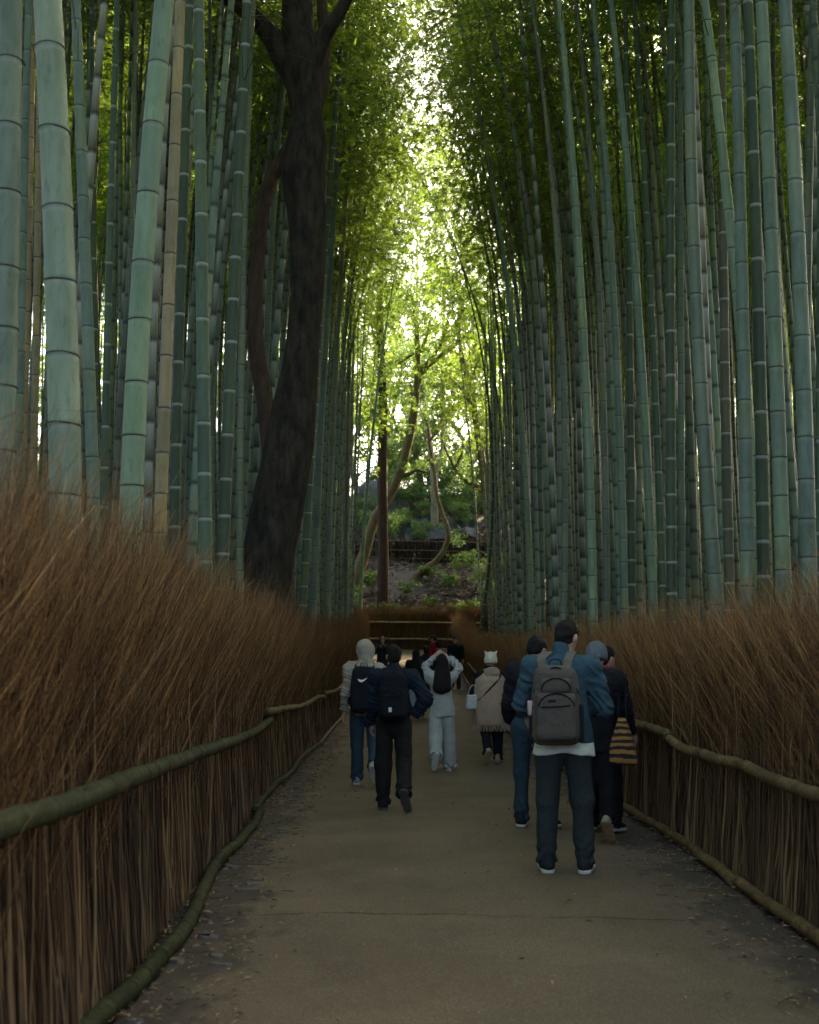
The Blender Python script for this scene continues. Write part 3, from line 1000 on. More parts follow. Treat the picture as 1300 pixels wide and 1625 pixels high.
fill.sort(key=score)
for k in range(520):                                        # the grove goes on behind and beside the viewer
    sd_ = -1 if k % 2 else 1
    if k < 140:
        yb, xo = -16 + 20 * rng.random(), 1.0 + 9 * rng.random()
    else:
        sd_ = 1 if rng.random() < 0.64 else -1
        yb = -14 + 44 * rng.random()
        xo = max(0.60 * yb, 8) + 13 * rng.random()
    fill.append((-1.8 - xo if sd_ < 0 else 2.7 + xo, yb))
for k in range(70):                                         # and past the end of the path, added to shade its far end
    fill.append((6.5 + 8 * rng.random(), 60.5 + 11 * rng.random()))
tone_names = list(TONES)
tone_p = np.array([0.17, 0.20, 0.30, 0.10, 0.06, 0.03, 0.14])
NIND = 288 - len(PROM)
rest = fill[NIND:]
SHORT = ['frame edge culm', 'thickest pale culm', None, None, 'golden tan culm', None, None, None, None, 'second pale culm', 'dead tan culm', None, 'straight dull culm', None,
         'limb crossed dark culm', None, 'dark tree', None, 'slender pathside culm', None, 'strongly leaning culm', None, 'arching culm', 'gap bending culm', None, None, None, None,
         'crossed dark culm', None, None, 'white jointed column', 'mottled broad culm', None, 'diagonal pale culm', None, None, 'almost black culm', None, 'broadest culm', None, None, None]
marks = sorted((p[0][0][0] if False else np.interp(700, [q[1] for q in p[0]][::-1], [q[0] for q in p[0]][::-1]), n_) for p, n_ in zip(PROM, SHORT) if n_)
plan, seen = [], {}
rng_state = np.random.default_rng(77)
for i, (x, y) in enumerate(fill[:NIND]):
    side_ = -1 if x < 0 else 1
    off_ = (float(FL(y)) - x) if side_ < 0 else (x - float(FR(y)))
    tone_ = tone_names[rng_state.choice(len(tone_names), p=tone_p if off_ > 3.2 or y < 17 else np.array([0.36, 0.26, 0.24, 0.05, 0.03, 0.02, 0.04]))]  # paler mix beside the far path: powdery skins, and sky-gap light put into colour
    lean_ = rng_state.normal(0.0, 0.020) - side_ * 0.005
    D_ = 0.095 + 0.05 * rng_state.random()
    px_ = W / 2 + F * x / y
    a_ = [n_ for p_, n_ in marks if p_ <= px_]
    b_ = [n_ for p_, n_ in marks if p_ > px_]
    tl_ = -side_ * (lean_ - side_ * (0.004 if y > 15 and off_ < 3 else 0))
    how_ = 'upright' if abs(tl_) < 0.015 else ('pathward leaning' if tl_ > 0 else 'outward leaning')
    where = f'behind {a_[-1]} and {b_[0]}' if a_ and b_ else ('beyond the broadest culm' if a_ else 'beyond the frame edge culm')
    key = (tone_, how_, where)
    seen.setdefault(key, []).append((y, i))
    plan.append((tone_, lean_, D_, key))


def lab_of(i):
    tone_, lean_, D_, (t_, h_, w_) = plan[i]
    grp_ = sorted(seen[plan[i][3]])
    rank = [q[1] for q in grp_].index(i)
    pre = ''
    if len(grp_) == 2:
        pre = ('nearer ', 'farther ')[rank]
    elif len(grp_) > 2:
        pre = 'nearest ' if rank == 0 else ('farthest ' if rank == len(grp_) - 1 else ('second nearest ' if rank == 1 else ''))
    return f'{pre}{h_} {t_} bamboo culm {w_}'


for i, (x, y) in enumerate(fill[:NIND]):
    tone, lean, D, _ = plan[i]
    side = -1 if x < 0 else 1
    off = (float(FL(y)) - x) if side < 0 else (x - float(FR(y)))
    over = off < 2.2 and rng.random() < 0.5
    curve = -side * (0.0032 + 0.003 * rng.random()) if off < 3.0 else rng.normal(0, 0.001)
    if off < 3 and y > 15:
        lean -= side * 0.004
    yl = rng.normal(0, 0.015)
    yz = lambda z, yl=yl: yl * z
    Ht = 19.5 + 3.5 * rng.random()
    if y > 33:
        Ht += 0.5
    bend_z = 2.0
    if y > 22:
        if off < 3.4:
            bend_z = 8.0
            curve = -side * (0.0150 + 0.0140 * rng.random()) * min(1, max(0.62, (y - 30) / 10)) * (1.35 if side > 0 else 1)
    xz = lambda z, lean=lean, curve=curve, bend_z=bend_z: lean * z + curve * np.maximum(z - bend_z, 0) ** 2 * 0.7
    tl = -side * lean
    how = 'upright' if abs(tl) < 0.015 else ('leaning pathward' if tl > 0 else 'leaning outward')
    if side < 0:
        zone = 'behind the thick pale culms' if y < 20 else ('just past the dark tree' if y < 34 else 'near the far fence on the dark tree side')
        grp = 'bamboo grove around the dark tree'
    else:
        zone = 'behind the broad row opposite the dark tree' if y < 20 else ('midway along opposite the dark tree' if y < 36 else 'near the far fence opposite the dark tree')
        grp = 'bamboo grove opposite the dark tree'
    bamboo((x, y), xz, yz, D / 2, Ht, tone, lab_of(i), grp, 2000 + i, False, min(Ht - 5.0, max(11.6 + 2.2 * rng.random(), EYE + 0.57 * y if y < (22 if off < 3.4 else 30) else 0)))

# culms rooted past the far fence, bending in over the end of the path
ENDS = [(-3.3, 61.5, 0.072, 'pale green', 'from behind the far fence beside the red cedar'), (-2.6, 64.5, 0.055, 'grey green', 'on the bank just behind the red cedar'),
        (-4.4, 63.0, 0.088, 'blue green', 'behind the end of dark tree grove'), (-4.0, 67.5, 0.072, 'tan', 'up the bank behind dark tree grove'),
        (3.7, 61.2, -0.078, 'pale green', 'from behind the far fence beside bent trunk'), (4.4, 64.0, -0.086, 'blue green', 'on the bank beyond the bent trunk'),
        (5.4, 62.0, -0.10, 'deep green', 'behind the end of opposite grove'), (4.9, 67.0, -0.088, 'grey green', 'up the bank behind opposite grove'),
        (-5.2, 70.0, 0.085, 'pale green', 'high up the bank behind dark tree grove'), (5.8, 71.0, -0.09, 'pale green', 'high up the bank behind opposite grove'),
        (-3.6, 73.0, 0.06, 'deep green', 'beside the grey boulder'), (4.2, 74.0, -0.065, 'tan', 'beside the black net')]
for i, (x, y, ln_, tone, lab) in enumerate(ENDS):
    xz = lambda z, ln_=ln_: ln_ * z * 0.55 + ln_ * 0.045 * np.maximum(z - 3, 0) ** 2
    yz = lambda z: -0.03 * z
    bamboo((x, y), xz, yz, 0.062, 24.5 + 3 * rng.random(), tone, f'{tone} culm bending over path {lab}', 'bamboo at the end of the path', 3000 + i, False, 8.5 + 2 * rng.random(), 1.0, 3, 1.5)

# the deepest culms, one mass
parts, pl, dk, sgs = [], [], [], []
pts, rots = [], []
for i, (x, y) in enumerate(rest):
    lean = rng.normal(0, 0.02)
    g0 = float(gz(y))
    Ht = 19 + 4 * rng.random()
    V, f, pale, dark, *_ = culm_geo(lambda z: x + lean * z, lambda z: y + 0 * z, 0.045 + 0.025 * rng.random(), Ht, 6, Ht * 0.75, i, False, 0.3)
    V = V + np.array([0, 0, g0])
    parts.append((V, f))
    pl.append(pale)
    dk.append(dark)
    sgs.append(culm_geo.seg)
    if i % 3 == 0 or (x > 8.5 and y < 46) or (x > 6.5 or x < -6):
        pts.append((x + lean * Ht * 0.5, y, g0 + max(4.5 + 4 * rng.random() if y > 60 else 10.8 + 3.0 * rng.random(), 0 if x > 8.5 or y < 5 else min(15.0, 0.52 * y))))  # crowns past the path end set low to block the sun
V, fs = merge(parts)
m_culm_far = m_culm
thicket = link('bamboo_thicket', mesh_np('bamboo_thicket', V, fs, m_culm_far, True, {'pale': np.concatenate(pl), 'dark': np.concatenate(dk), 'seg': np.concatenate(sgs)}))
thicket.color = (*TONES['grey green'], 1)
tag(thicket, 'deep mass of crowded bamboo culms far behind the rows along path', 'bamboo thicket', kind='stuff')
me = bpy.data.meshes.new('thicket_foliage')
me.from_pydata(pts, [], [])
tf = link('foliage', me, thicket)
tf['kind'] = 'stuff'
src = bpy.data.objects[[o.name for o in bpy.data.objects if o.name.startswith('foliage') and o.data is crowns[0][0]][0]]
ng = bpy.data.node_groups.new('crown_scatter', 'GeometryNodeTree')
ng.interface.new_socket('Geometry', in_out='INPUT', socket_type='NodeSocketGeometry')
ng.interface.new_socket('Geometry', in_out='OUTPUT', socket_type='NodeSocketGeometry')
gi, go = ng.nodes.new('NodeGroupInput'), ng.nodes.new('NodeGroupOutput')
m2p = ng.nodes.new('GeometryNodeMeshToPoints')
iop = ng.nodes.new('GeometryNodeInstanceOnPoints')
oin = ng.nodes.new('GeometryNodeObjectInfo')
oin.inputs['As Instance'].default_value = True
oin.inputs['Object'].default_value = src
rv = ng.nodes.new('FunctionNodeRandomValue')
rv.data_type = 'FLOAT_VECTOR'
rv.inputs[0].default_value = (-0.1, -0.1, 0)
rv.inputs[1].default_value = (0.1, 0.1, 6.28)
ng.links.new(gi.outputs[0], m2p.inputs[0])
ng.links.new(m2p.outputs[0], iop.inputs['Points'])
ng.links.new(oin.outputs['Geometry'], iop.inputs['Instance'])
ng.links.new(rv.outputs[0], iop.inputs['Rotation'])
iop.inputs['Scale'].default_value = (1.2, 1.2, 1.1)
ng.links.new(iop.outputs[0], go.inputs[0])
mod = tf.modifiers.new('scatter', 'NODES')
mod.node_group = ng

# ------------------------------------------------------------------ trees
def limb(pts_px, ws, d, n=40, seed=0, lump=0.04, sides=14, dd=None):
    """Tapered, lumpy limb through pixel points at depth d (dd: extra depth at each point)."""
    P = np.array([at(px, py, d + (dd[i] if dd else 0)) for i, (px, py) in enumerate(pts_px)])
    c = spline(P, n)
    u = np.linspace(0, len(ws) - 1, n)
    rad = np.interp(u, np.arange(len(ws)), ws) / 2 * d / F
    V, f, _, _ = tubes(c[None], rad[None], sides, True)
    nr = (V - np.repeat(c, sides, 0))
    k = 1 + lump * wob(V * np.array([1, 1, 0.6]), 3.0 / max(rad[0], 0.05) ** 0.5, seed) + lump * 0.6 * wob(V, 9.0, seed + 1)
    return np.repeat(c, sides, 0) + nr * k[:, None], f


def leaf_clusters(cs, r, n, ln, wd, m, flat=0.75):
    """Leaves spread through soft clumps: cs = [(x, y, z, radius)]."""
    P, D = [], []
    for x, y, z, rad in cs:
        k = max(8, int(n * rad ** 1.6))
        q = r.normal(size=(k, 3))
        q /= np.linalg.norm(q, axis=1, keepdims=True)
        q *= rad * (0.25 + 0.75 * r.random(k) ** 0.5)[:, None]
        # twig-like strings inside the clump
        ns = max(3, k // 14)
        s = r.integers(0, ns, k)
        ctr = r.normal(size=(ns, 3)) * rad * 0.5
        q = q * 0.45 + ctr[s]
        q[:, 2] *= flat
        P.append(q + np.array([x, y, z]))
        D.append(r.normal(size=(k, 3)) + np.array([0, 0, -0.3]))
    P, D = np.concatenate(P), np.concatenate(D)
    D /= np.linalg.norm(D, axis=1, keepdims=True)
    return leaves_mesh(P, D, r, ln, wd, m, 'crown')


def tree(name, label, cat, d, trunk, limbs, bark_m, crown=None, group=None, leaf=(0.16, 0.075), dens=260, base_px=None, lm=None, seed=0):
    b = at(*trunk[0][0], d)
    px0, py0 = trunk[0][0]
    while at(px0, py0, d)[2] > float(hill_z(b[0], d)) - 0.25:          # root it in the ground
        py0 += 3
    if py0 != trunk[0][0][1]:
        trunk = ([(px0 - 0.25 * (trunk[0][1][0] - px0), py0)] + list(trunk[0]), [trunk[1][0] * 1.15] + list(trunk[1]), *trunk[2:])
    root = empty(name, tuple(b))
    tag(root, label, cat, group)
    V, f = limb(trunk[0], trunk[1], d, 60, seed, *(trunk[2:] or ()))
    link('trunk', mesh_np('trunk', V - b, f, bark_m), root)
    for k, (pts, ws) in enumerate(limbs):
        V, f = limb(pts, ws, d, 36, seed + 5 + k, 0.05, 10)
        link('limb', mesh_np('limb', V - b, f, bark_m), root)
    if crown:
        r = np.random.default_rng(seed + 77)
        cs = []
        for px, py, rp, dd in crown:
            p = at(px, py, d + dd) - b
            cs.append((*p, rp * (d + dd) / F))
        o = link('crown', leaf_clusters(cs, r, dens, *leaf, lm or m_tleaf), root)
        o['kind'] = 'stuff'
    return root


tree('forked_tree', 'big dark sinuous forked tree trunk rising from the brush fence', 'tree', 18.0,
     ([(398, 1010), (411, 960), (424, 900), (440, 815), (460, 692), (472, 610), (485, 500), (488, 400), (486, 340), (481, 275), (487, 220), (486, 180), (478, 100), (472, 50), (472, 0), (474, -80), (470, -250), (485, -500)],
      [114, 94, 90, 86, 75, 62, 53, 58, 64, 76, 68, 51, 62, 56, 54, 46, 38, 22], 0.06, 24),
     [([(478, 150), (452, 95), (428, 55), (398, 24), (355, -8), (300, -40), (210, -120)], [40, 40, 34, 28, 26, 24, 14]),
      ([(478, 130), (504, 76), (522, 45), (540, 18), (556, -14), (585, -70), (600, -200)], [44, 34, 26, 21, 18, 16, 10])],
     m_bark_dark, [(300 + 60 * rng.normal(), -460 + 70 * rng.normal(), 70, rng.normal() * 2) for _ in range(12)] + [(560 + 50 * rng.normal(), -480 + 70 * rng.normal(), 70, rng.normal() * 2) for _ in range(10)], seed=40)
tree('leaning_tree', 'dark leaning stem curving up behind the big forked tree', 'tree', 19.6,
     ([(452, 960), (440, 800), (421, 640), (405, 530), (409, 400), (424, 300), (462, 230), (506, 165), (516, 90), (511, 0), (508, -120), (520, -300)],
      [34, 30, 28, 26, 24, 24, 22, 20, 18, 17, 15, 8], 0.05, 12), [], bark('brown_bark', (0.05, 0.032, 0.022), (0.11, 0.075, 0.05)),
     [(520 + 40 * rng.normal(), -420 + 60 * rng.normal(), 60, rng.normal()) for _ in range(6)], seed=50)

cj = lambda c, n, sx, sy, r0, r1, dd=2.0: [(c[0] + sx * rng.normal(), c[1] + sy * rng.normal(), r0 + (r1 - r0) * rng.random(), dd * rng.normal()) for _ in range(n)]
tree('cedar_tree', 'straight reddish cedar trunk behind the far fence', 'tree', 63.5,
     ([(608, 1000), (608, 940), (608, 850), (607, 750), (608, 650), (605, 560), (603, 480), (606, 380)], [22, 19, 17, 16, 15, 13, 11, 7], 0.04, 12),
     [([(605, 560), (590, 520), (580, 470)], [6, 4, 2]), ([(603, 500), (625, 470), (640, 430)], [6, 4, 2])],
     m_bark_red, cj((606, 420), 14, 20, 50, 14, 30), seed=60)
tree('slanting_tree', 'olive trunk slanting across the red cedar and forking above it', 'tree', 66.0,
     ([(566, 925), (578, 880), (594, 826), (614, 793), (632, 757), (645, 715), (656, 660), (662, 610), (663, 560), (660, 510), (652, 460)], [20, 17, 16, 15, 15, 14, 13, 11, 9, 7, 4], 0.05, 12),
     [([(660, 615), (676, 585), (698, 566), (720, 548), (752, 522), (770, 500)], [9, 8, 7, 6, 4, 2]),
      ([(664, 590), (682, 572), (700, 545), (708, 520), (716, 480)], [8, 7, 6, 5, 2]),
      ([(632, 757), (650, 752), (662, 746), (680, 750)], [8, 7, 5, 3]),
      ([(657, 560), (640, 572), (622, 580), (600, 572)], [5, 4, 3, 2]),
      ([(668, 560), (678, 530), (684, 500)], [6, 4, 2]),
      ([(712, 555), (725, 560), (740, 572)], [5, 3, 2])],
     m_bark_olive, cj((650, 500), 16, 26, 34, 12, 26) + cj((730, 490), 14, 24, 26, 12, 24) + cj((625, 590), 12, 18, 26, 10, 20) + cj((640, 680), 8, 16, 28, 9, 16), seed=70)
tree('twisted_tree', 'slim twisted pale trunk snaking up from the leaf litter bank', 'tree', 68.5,
     ([(662, 915), (672, 906), (690, 892), (705, 872), (712, 846), (702, 816), (693, 785), (689, 745), (682, 705), (679, 676), (668, 650), (660, 620)], [14, 12, 10, 9, 9, 7, 6, 5, 5, 4, 3, 2], 0.06, 10),
     [([(690, 750), (682, 730), (674, 735)], [5, 4, 2]), ([(682, 700), (696, 680), (702, 655)], [5, 3, 2]), ([(710, 850), (722, 846), (736, 840)], [5, 3, 2])],
     m_bark_olive, cj((672, 650), 9, 16, 26, 9, 18) + cj((735, 852), 5, 14, 8, 8, 14), seed=80)
tree('bent_tree', 'bent olive trunk beside the opposite grove with a low bare limb', 'tree', 64.5,
     ([(790, 960), (786, 900), (779, 850), (773, 800), (768, 760), (762, 710), (752, 650), (742, 600), (732, 560), (728, 520), (732, 470)], [18, 16, 15, 14, 13, 12, 11, 10, 8, 6, 4], 0.05, 12),
     [([(752, 655), (738, 624), (720, 606), (700, 588)], [7, 6, 5, 3]), ([(776, 790), (758, 772), (738, 762), (720, 740), (716, 728)], [9, 8, 7, 6, 4]),
      ([(722, 742), (732, 722), (736, 704)], [5, 4, 2]), ([(744, 610), (760, 570), (772, 540)], [6, 4, 2]), ([(722, 745), (708, 715), (700, 690)], [4, 3, 2])],
     m_bark_olive, cj((735, 745), 11, 22, 22, 10, 20) + cj((745, 480), 12, 20, 30, 12, 24) + cj((715, 660), 9, 20, 30, 9, 18), seed=90)
tree('pale_tree', 'pale grey trunk standing on the slope behind the twisted one', 'tree', 76.0,
     ([(690, 850), (690, 800), (688, 750), (682, 700), (676, 650), (672, 580)], [13, 12, 11, 9, 7, 4], 0.05, 10),
     [([(688, 760), (700, 720), (704, 670)], [8, 6, 3])], m_bark_pale, cj((680, 600), 12, 28, 40, 12, 24), seed=95)
BT = [(-13, 92, 'tall green tree on the hill behind the dark tree grove'), (-6.0, 88, 'dense green tree on the hill above the grey boulder'), (-1.2, 97, 'loose hillside tree seen through the forked olive limbs'),
      (2.6, 90, 'hillside tree filling the gap behind the bent trunk'), (7.5, 95, 'broad tree on the hill behind the opposite grove'), (14, 90, 'outermost hillside tree behind the opposite grove'), (0.6, 108, 'tallest hillside tree closing the end of avenue'),
      (-3.4, 84, 'leafy tree on the hill just behind the grey boulder'), (3.6, 83, 'low leafy tree on the hill above the black net'), (0.9, 86, 'small leafy tree on the hill between boulder and net'), (-9, 80, 'leafy hillside tree behind the end of dark tree grove'), (9.5, 82, 'leafy hillside tree behind the end of opposite grove')]
for k, (x, y, lab) in enumerate(BT):
    r = np.random.default_rng(700 + k)
    z0 = float(hill_z(x, y)) - 0.2
    root = empty('hillside_tree', (x, y, z0))
    tag(root, lab, 'tree', 'trees on the hill beyond the path')
    hh = (13 if y > 87 else 9) + 4 * r.random() + (20 if y > 100 else 6 if abs(x) < 4 and y > 87 else 0)
    c = spline([(0, 0, 0), (0.3 * r.normal(), 0, hh * 0.35), (0.6 * r.normal(), 0, hh * 0.7), (0.5 * r.normal(), 0, hh)], 20)
    V, f, _, _ = tubes(c[None], np.linspace(0.24, 0.04, 20)[None], 9, True)
    link('trunk', mesh_np('trunk', V, f, m_bark_pale), root)
    cs = []
    for j in range(9):
        b = c[3 + j * 2] if j < 8 else c[3]
        a = r.random() * 6.28
        e = b + np.array([math.cos(a), math.sin(a), 0.6 * r.random()]) * (1.5 + 1.5 * r.random())
        V, f, _, _ = tubes(spline([b, (b + e) / 2 + np.array([0, 0, 0.3]), e], 8)[None], np.linspace(0.09, 0.02, 8)[None], 6)
        link('limb', mesh_np('limb', V, f, m_bark_pale), root)
        cs += [(*(e + r.normal(0, 0.8, 3)), 0.6 + 0.7 * r.random()) for _ in range(5)]
    o = link('crown', leaf_clusters(cs, r, 300, 0.24, 0.12, m_tleaf), root)
    o['kind'] = 'stuff'

# low shrubs on the bank
SH = [(-2.2, 61.5, 0.5), (-1.2, 63, 0.45), (0.4, 62.2, 0.5), (1.2, 64.2, 0.4), (2.6, 62.4, 0.6), (3.6, 61.8, 0.75), (4.4, 63.5, 0.9), (-3.2, 63.6, 0.8), (-4.2, 62, 0.8), (2.2, 66.5, 0.6), (2.9, 69, 0.7), (-1.4, 73.6, 1.0), (0.9, 74, 0.8), (2.4, 78, 1.2), (-0.6, 79, 1.2), (1.0, 81.5, 1.3), (3.2, 80, 1.3), (-3.6, 77, 1.2), (4.6, 78, 1.3), (-1.9, 82.5, 1.4), (2.6, 83, 1.4), (-5.5, 79, 1.4), (6, 80, 1.5), (-0.2, 66, 0.5), (-2.0, 66.4, 0.6), (1.2, 68.2, 0.5), (4.2, 66.5, 0.9), (-4.0, 67, 0.9), (0.2, 61.2, 0.45), (3.0, 60.8, 0.6), (-2.9, 60.9, 0.6), (-0.4, 76, 0.8), (-2.6, 75.5, 0.9), (1.6, 77, 0.8), (3.5, 76, 1.0), (-4.6, 74, 1.0), (5.2, 67, 1.0), (0.2, 80, 0.9)]
for k, (x, y, s) in enumerate(SH):
    s *= 1.35
    r = np.random.default_rng(800 + k)
    root = empty('shrub', (x, y, float(hill_z(x, y)) - 0.03))
    px_ = W / 2 + F * x / y
    tag(root, 'small leafy shrub ' + ('low on the bank ' + ('outside the red cedar' if x < -2.5 else 'at the foot of red cedar' if x < -0.9 else 'under the twisted trunk' if x < 1.3 else 'between twisted and bent trunks' if x < 3.3 else 'outside the bent trunk') if y < 71 else 'up the hill ' + ('on the dark tree grove side' if x < -2.6 else 'near the grey boulder' if x < -0.9 else 'between boulder and black net' if x < 1.1 else 'by the black net' if x < 3.3 else 'on the opposite grove side')), 'shrub', 'shrubs on the bank')
    st = np.array([spline([(0, 0, 0), (0.3 * s * r.normal(), 0.3 * s * r.normal(), s * 0.7), (0.5 * s * r.normal(), 0.5 * s * r.normal(), s * 1.3)], 6) for _ in range(7)])
    V, f, _, _ = tubes(st, np.repeat(np.linspace(0.014, 0.004, 6)[None], 7, 0), 4)
    link('stems', mesh_np('stems', V, f, m_btwig), root)
    cs = [(*q[j], 0.30 * s) for q in st for j in (3, 5)]
    o = link('foliage', leaf_clusters(cs, r, 900, 0.11, 0.055, m_tleaf), root)
    o['kind'] = 'stuff'

byl = {}
for o in [o for o in bpy.data.objects if o.get('category') == 'shrub']:
    byl.setdefault(o['label'], []).append(o)
for lab, os_ in byl.items():
    os_.sort(key=lambda o: o.location.y)
    n_ = len(os_)
    for q_, o in enumerate(os_):
        if n_ > 1:
            o['label'] = ('lowest ' if q_ == 0 else 'highest ' if q_ == n_ - 1 else 'second lowest ' if q_ == 1 else 'second highest ' if q_ == n_ - 2 else 'middle ') + lab

# fence, net and boulder on the hillside
m_darkbrush = simple('weathered_brush', (0.022, 0.018, 0.015), 0.9, 0.5, 12, 0.6)
hy = 71.5
root = empty('hillside_fence', (0, hy, float(gz(hy))))
tag(root, 'low dark weathered fence with thin rails across the bank', 'fence')
Vn, rn_ = [], []
r = np.random.default_rng(55)
n = 1800
bx = r.uniform(-7, 8, n)
s = np.linspace(0, 1, 4)
hh = 1.2 + 0.5 * r.random(n)
P = np.stack([bx[:, None] + r.normal(0, 0.06, n)[:, None] * s, r.random(n)[:, None] * 0.15 + 0 * s, hh[:, None] * s - 0.3], -1)
V, f, tid, pos = tubes(P, np.full((n, 4), 0.011), 3)
o = link('brush', mesh_np('brush', V, f, m_darkbrush), root)
o['kind'] = 'stuff'
for z in (0.12, 0.62, 1.18):
    link('rail', pole_mesh([(-7, -0.1, z + 0.16), (-2, -0.1, z + 0.08), (2, -0.1, z), (7.5, -0.1, z - 0.12)], 0.032, m_rail_tan, 0.4, 8, int(z * 50)), root)
for x in np.arange(-6, 8, 1.7):
    link('post', pole_mesh([(x, -0.04, -0.3), (x + 0.03, -0.04, 1.45)], 0.035, m_bark_dark, 0.5, 7, int(x * 10) + 90), root)
u, v = np.meshgrid(np.linspace(0, 1, 40), np.linspace(0, 1, 16), indexing='ij')
x = -0.3 + 4.6 * u
y = 74.6 + 1.9 * v
z = hill_z(x, y) + 0.35 + 0.35 * v + 0.22 * wob(np.stack([u * 6, v * 3], -1), 2.2, 9) + 0.10 * wob(np.stack([u * 14, v * 6], -1), 2.0, 10)
idx = np.arange(u.size).reshape(u.shape)
Fq = np.stack([idx[:-1, :-1], idx[1:, :-1], idx[1:, 1:], idx[:-1, 1:]], -1).reshape(-1, 4)
up_ = np.stack([x, y, z], -1).reshape(-1, 3)
lo_ = up_ - np.array([0, 0, 0.02])
tag(link('net_sheet', mesh_np('net_sheet', np.concatenate([up_, lo_]), [Fq, Fq[:, ::-1] + len(up_)], m_net)), 'crumpled black net sheet draped over the hillside above the dark fence', 'net')


def rock_mesh(seed, rx, ry, rz, name='boulder'):
    import bmesh
    bm = bmesh.new()
    bmesh.ops.create_icosphere(bm, subdivisions=4, radius=1)
    p = np.array([v.co[:] for v in bm.verts])
    k = 1 + 0.16 * wob(p, 1.7, seed) + 0.08 * wob(p, 4.5, seed + 1) + 0.03 * wob(p, 11, seed + 2)
    p = p * k[:, None]
    p[:, 2] = np.minimum(p[:, 2], 0.75 + 0.25 * wob(p[:, :2], 2.0, seed + 3))
    fs = np.array([[v.index for v in f_.verts] for f_ in bm.faces])
    bm.free()
    return mesh_np(name, p * np.array([rx, ry, rz]), fs, m_rock)


tag(link('boulder', rock_mesh(5, 1.9, 1.4, 2.0), None, (-1.9, 79.5, float(hill_z(-1.9, 79.5)) + 0.5)), 'large grey boulder on the slope behind the red cedar trunk', 'boulder')

# fallen leaves: on the bank, under the bamboo and along the path edges
r = np.random.default_rng(91)
n = 26000
x = r.uniform(-8, 9, n)
y = 60.2 + 22 * r.random(n)
P = [np.stack([x, y, hill_z(x, y) + 0.02], -1)]
n = 5200
y = 3.5 + 22 * r.random(n) ** 1.6
lft = r.random(n) < 0.55
x = np.where(lft, FL(y) + 0.02 + 0.55 * r.random(n) ** 2, FR(y) - 0.02 - 0.6 * r.random(n) ** 2)
P.append(np.stack([x, y, gz(y) + 0.036 + 0.004 * r.random(n)], -1))
n = 170
y = 4 + 20 * r.random(n)
x = r.uniform(-0.8, 1.9, n)
P.append(np.stack([x, y, gz(y) + 0.04], -1))
P = np.concatenate(P)
D = r.normal(size=P.shape) * np.array([1, 1, 0.15])
D /= np.linalg.norm(D, axis=1, keepdims=True)
n = len(P)
sz = np.where(P[:, 1] > 55, 0.19, 0.042) * (0.6 + 0.8 * r.random(n))
side = np.stack([-D[:, 1], D[:, 0], r.normal(0, 0.25, n)], -1)
wd = sz * np.where(P[:, 1] > 55, 0.5, 0.28)
V = np.stack([P, P + D * (sz * 0.45)[:, None] + side * (wd / 2)[:, None] + [0, 0, 0.006], P + D * sz[:, None], P + D * (sz * 0.45)[:, None] - side * (wd / 2)[:, None] + [0, 0, 0.004]], 1).reshape(-1, 3)
Fq = np.arange(n)[:, None] * 4 + np.array([[0, 1, 2, 3]])
tag(link('fallen_leaves', mesh_np('fallen_leaves', V, Fq, m_litter, False, {'rnd': np.repeat(r.random(n), 4)})), 'dry fallen leaves on the bank and along the path edges', 'leaves', kind='stuff')

# broken twigs lying in the dirt along both edges
r = np.random.default_rng(93)
n = 700
y = 3.5 + 24 * r.random(n) ** 1.5
lft = r.random(n) < 0.55
x = np.where(lft, FL(y) + 0.03 + 0.6 * r.random(n) ** 2, FR(y) - 0.03 - 0.6 * r.random(n) ** 2)
a = r.random(n) * 6.28
ln = 0.03 + 0.12 * r.random(n) ** 2
s3 = np.linspace(0, 1, 3)
P = np.stack([x[:, None] + np.cos(a)[:, None] * ln[:, None] * s3, y[:, None] + np.sin(a)[:, None] * ln[:, None] * s3, np.repeat((gz(y) + 0.040)[:, None], 3, 1) + r.normal(0, 0.003, (n, 3))], -1)
V, f, tid, pos = tubes(P, np.full((n, 3), 0.0022), 4)
tag(link('twig_litter', mesh_np('twig_litter', V, f, m_brush, True, {'rnd': r.random(n)[tid], 'twig': np.full(len(V), 0.4)})), 'broken twigs scattered in the dirt along the path edges', 'twigs', kind='stuff')

# the wooded slopes far out on both sides of the grove
r = np.random.default_rng(95)
cs = []
for k in range(620):
    sd_ = -1 if r.random() < 0.5 else 1
    x = 0.4 + sd_ * (19 + 13 * r.random())
    y = 4 + 92 * r.random()
    if k > 430:
        x, y = sd_ * (5.5 + 16 * r.random()), 86 + 14 * r.random()
    g0 = max(float(gz(y)), max(0.0, (abs(x - 0.4) - 17) * 0.42))
    cs.append((x, y, g0 + 0.3 + 13.0 * r.random() ** 1.5, 1.3 + 1.2 * r.random()))
wd_ = link('far_woods', leaf_clusters(cs, r, 42, 0.52, 0.30, m_tleaf))
tag(wd_, 'dim leafy woods on the slopes far behind the bamboo on both sides', 'woods', kind='stuff')

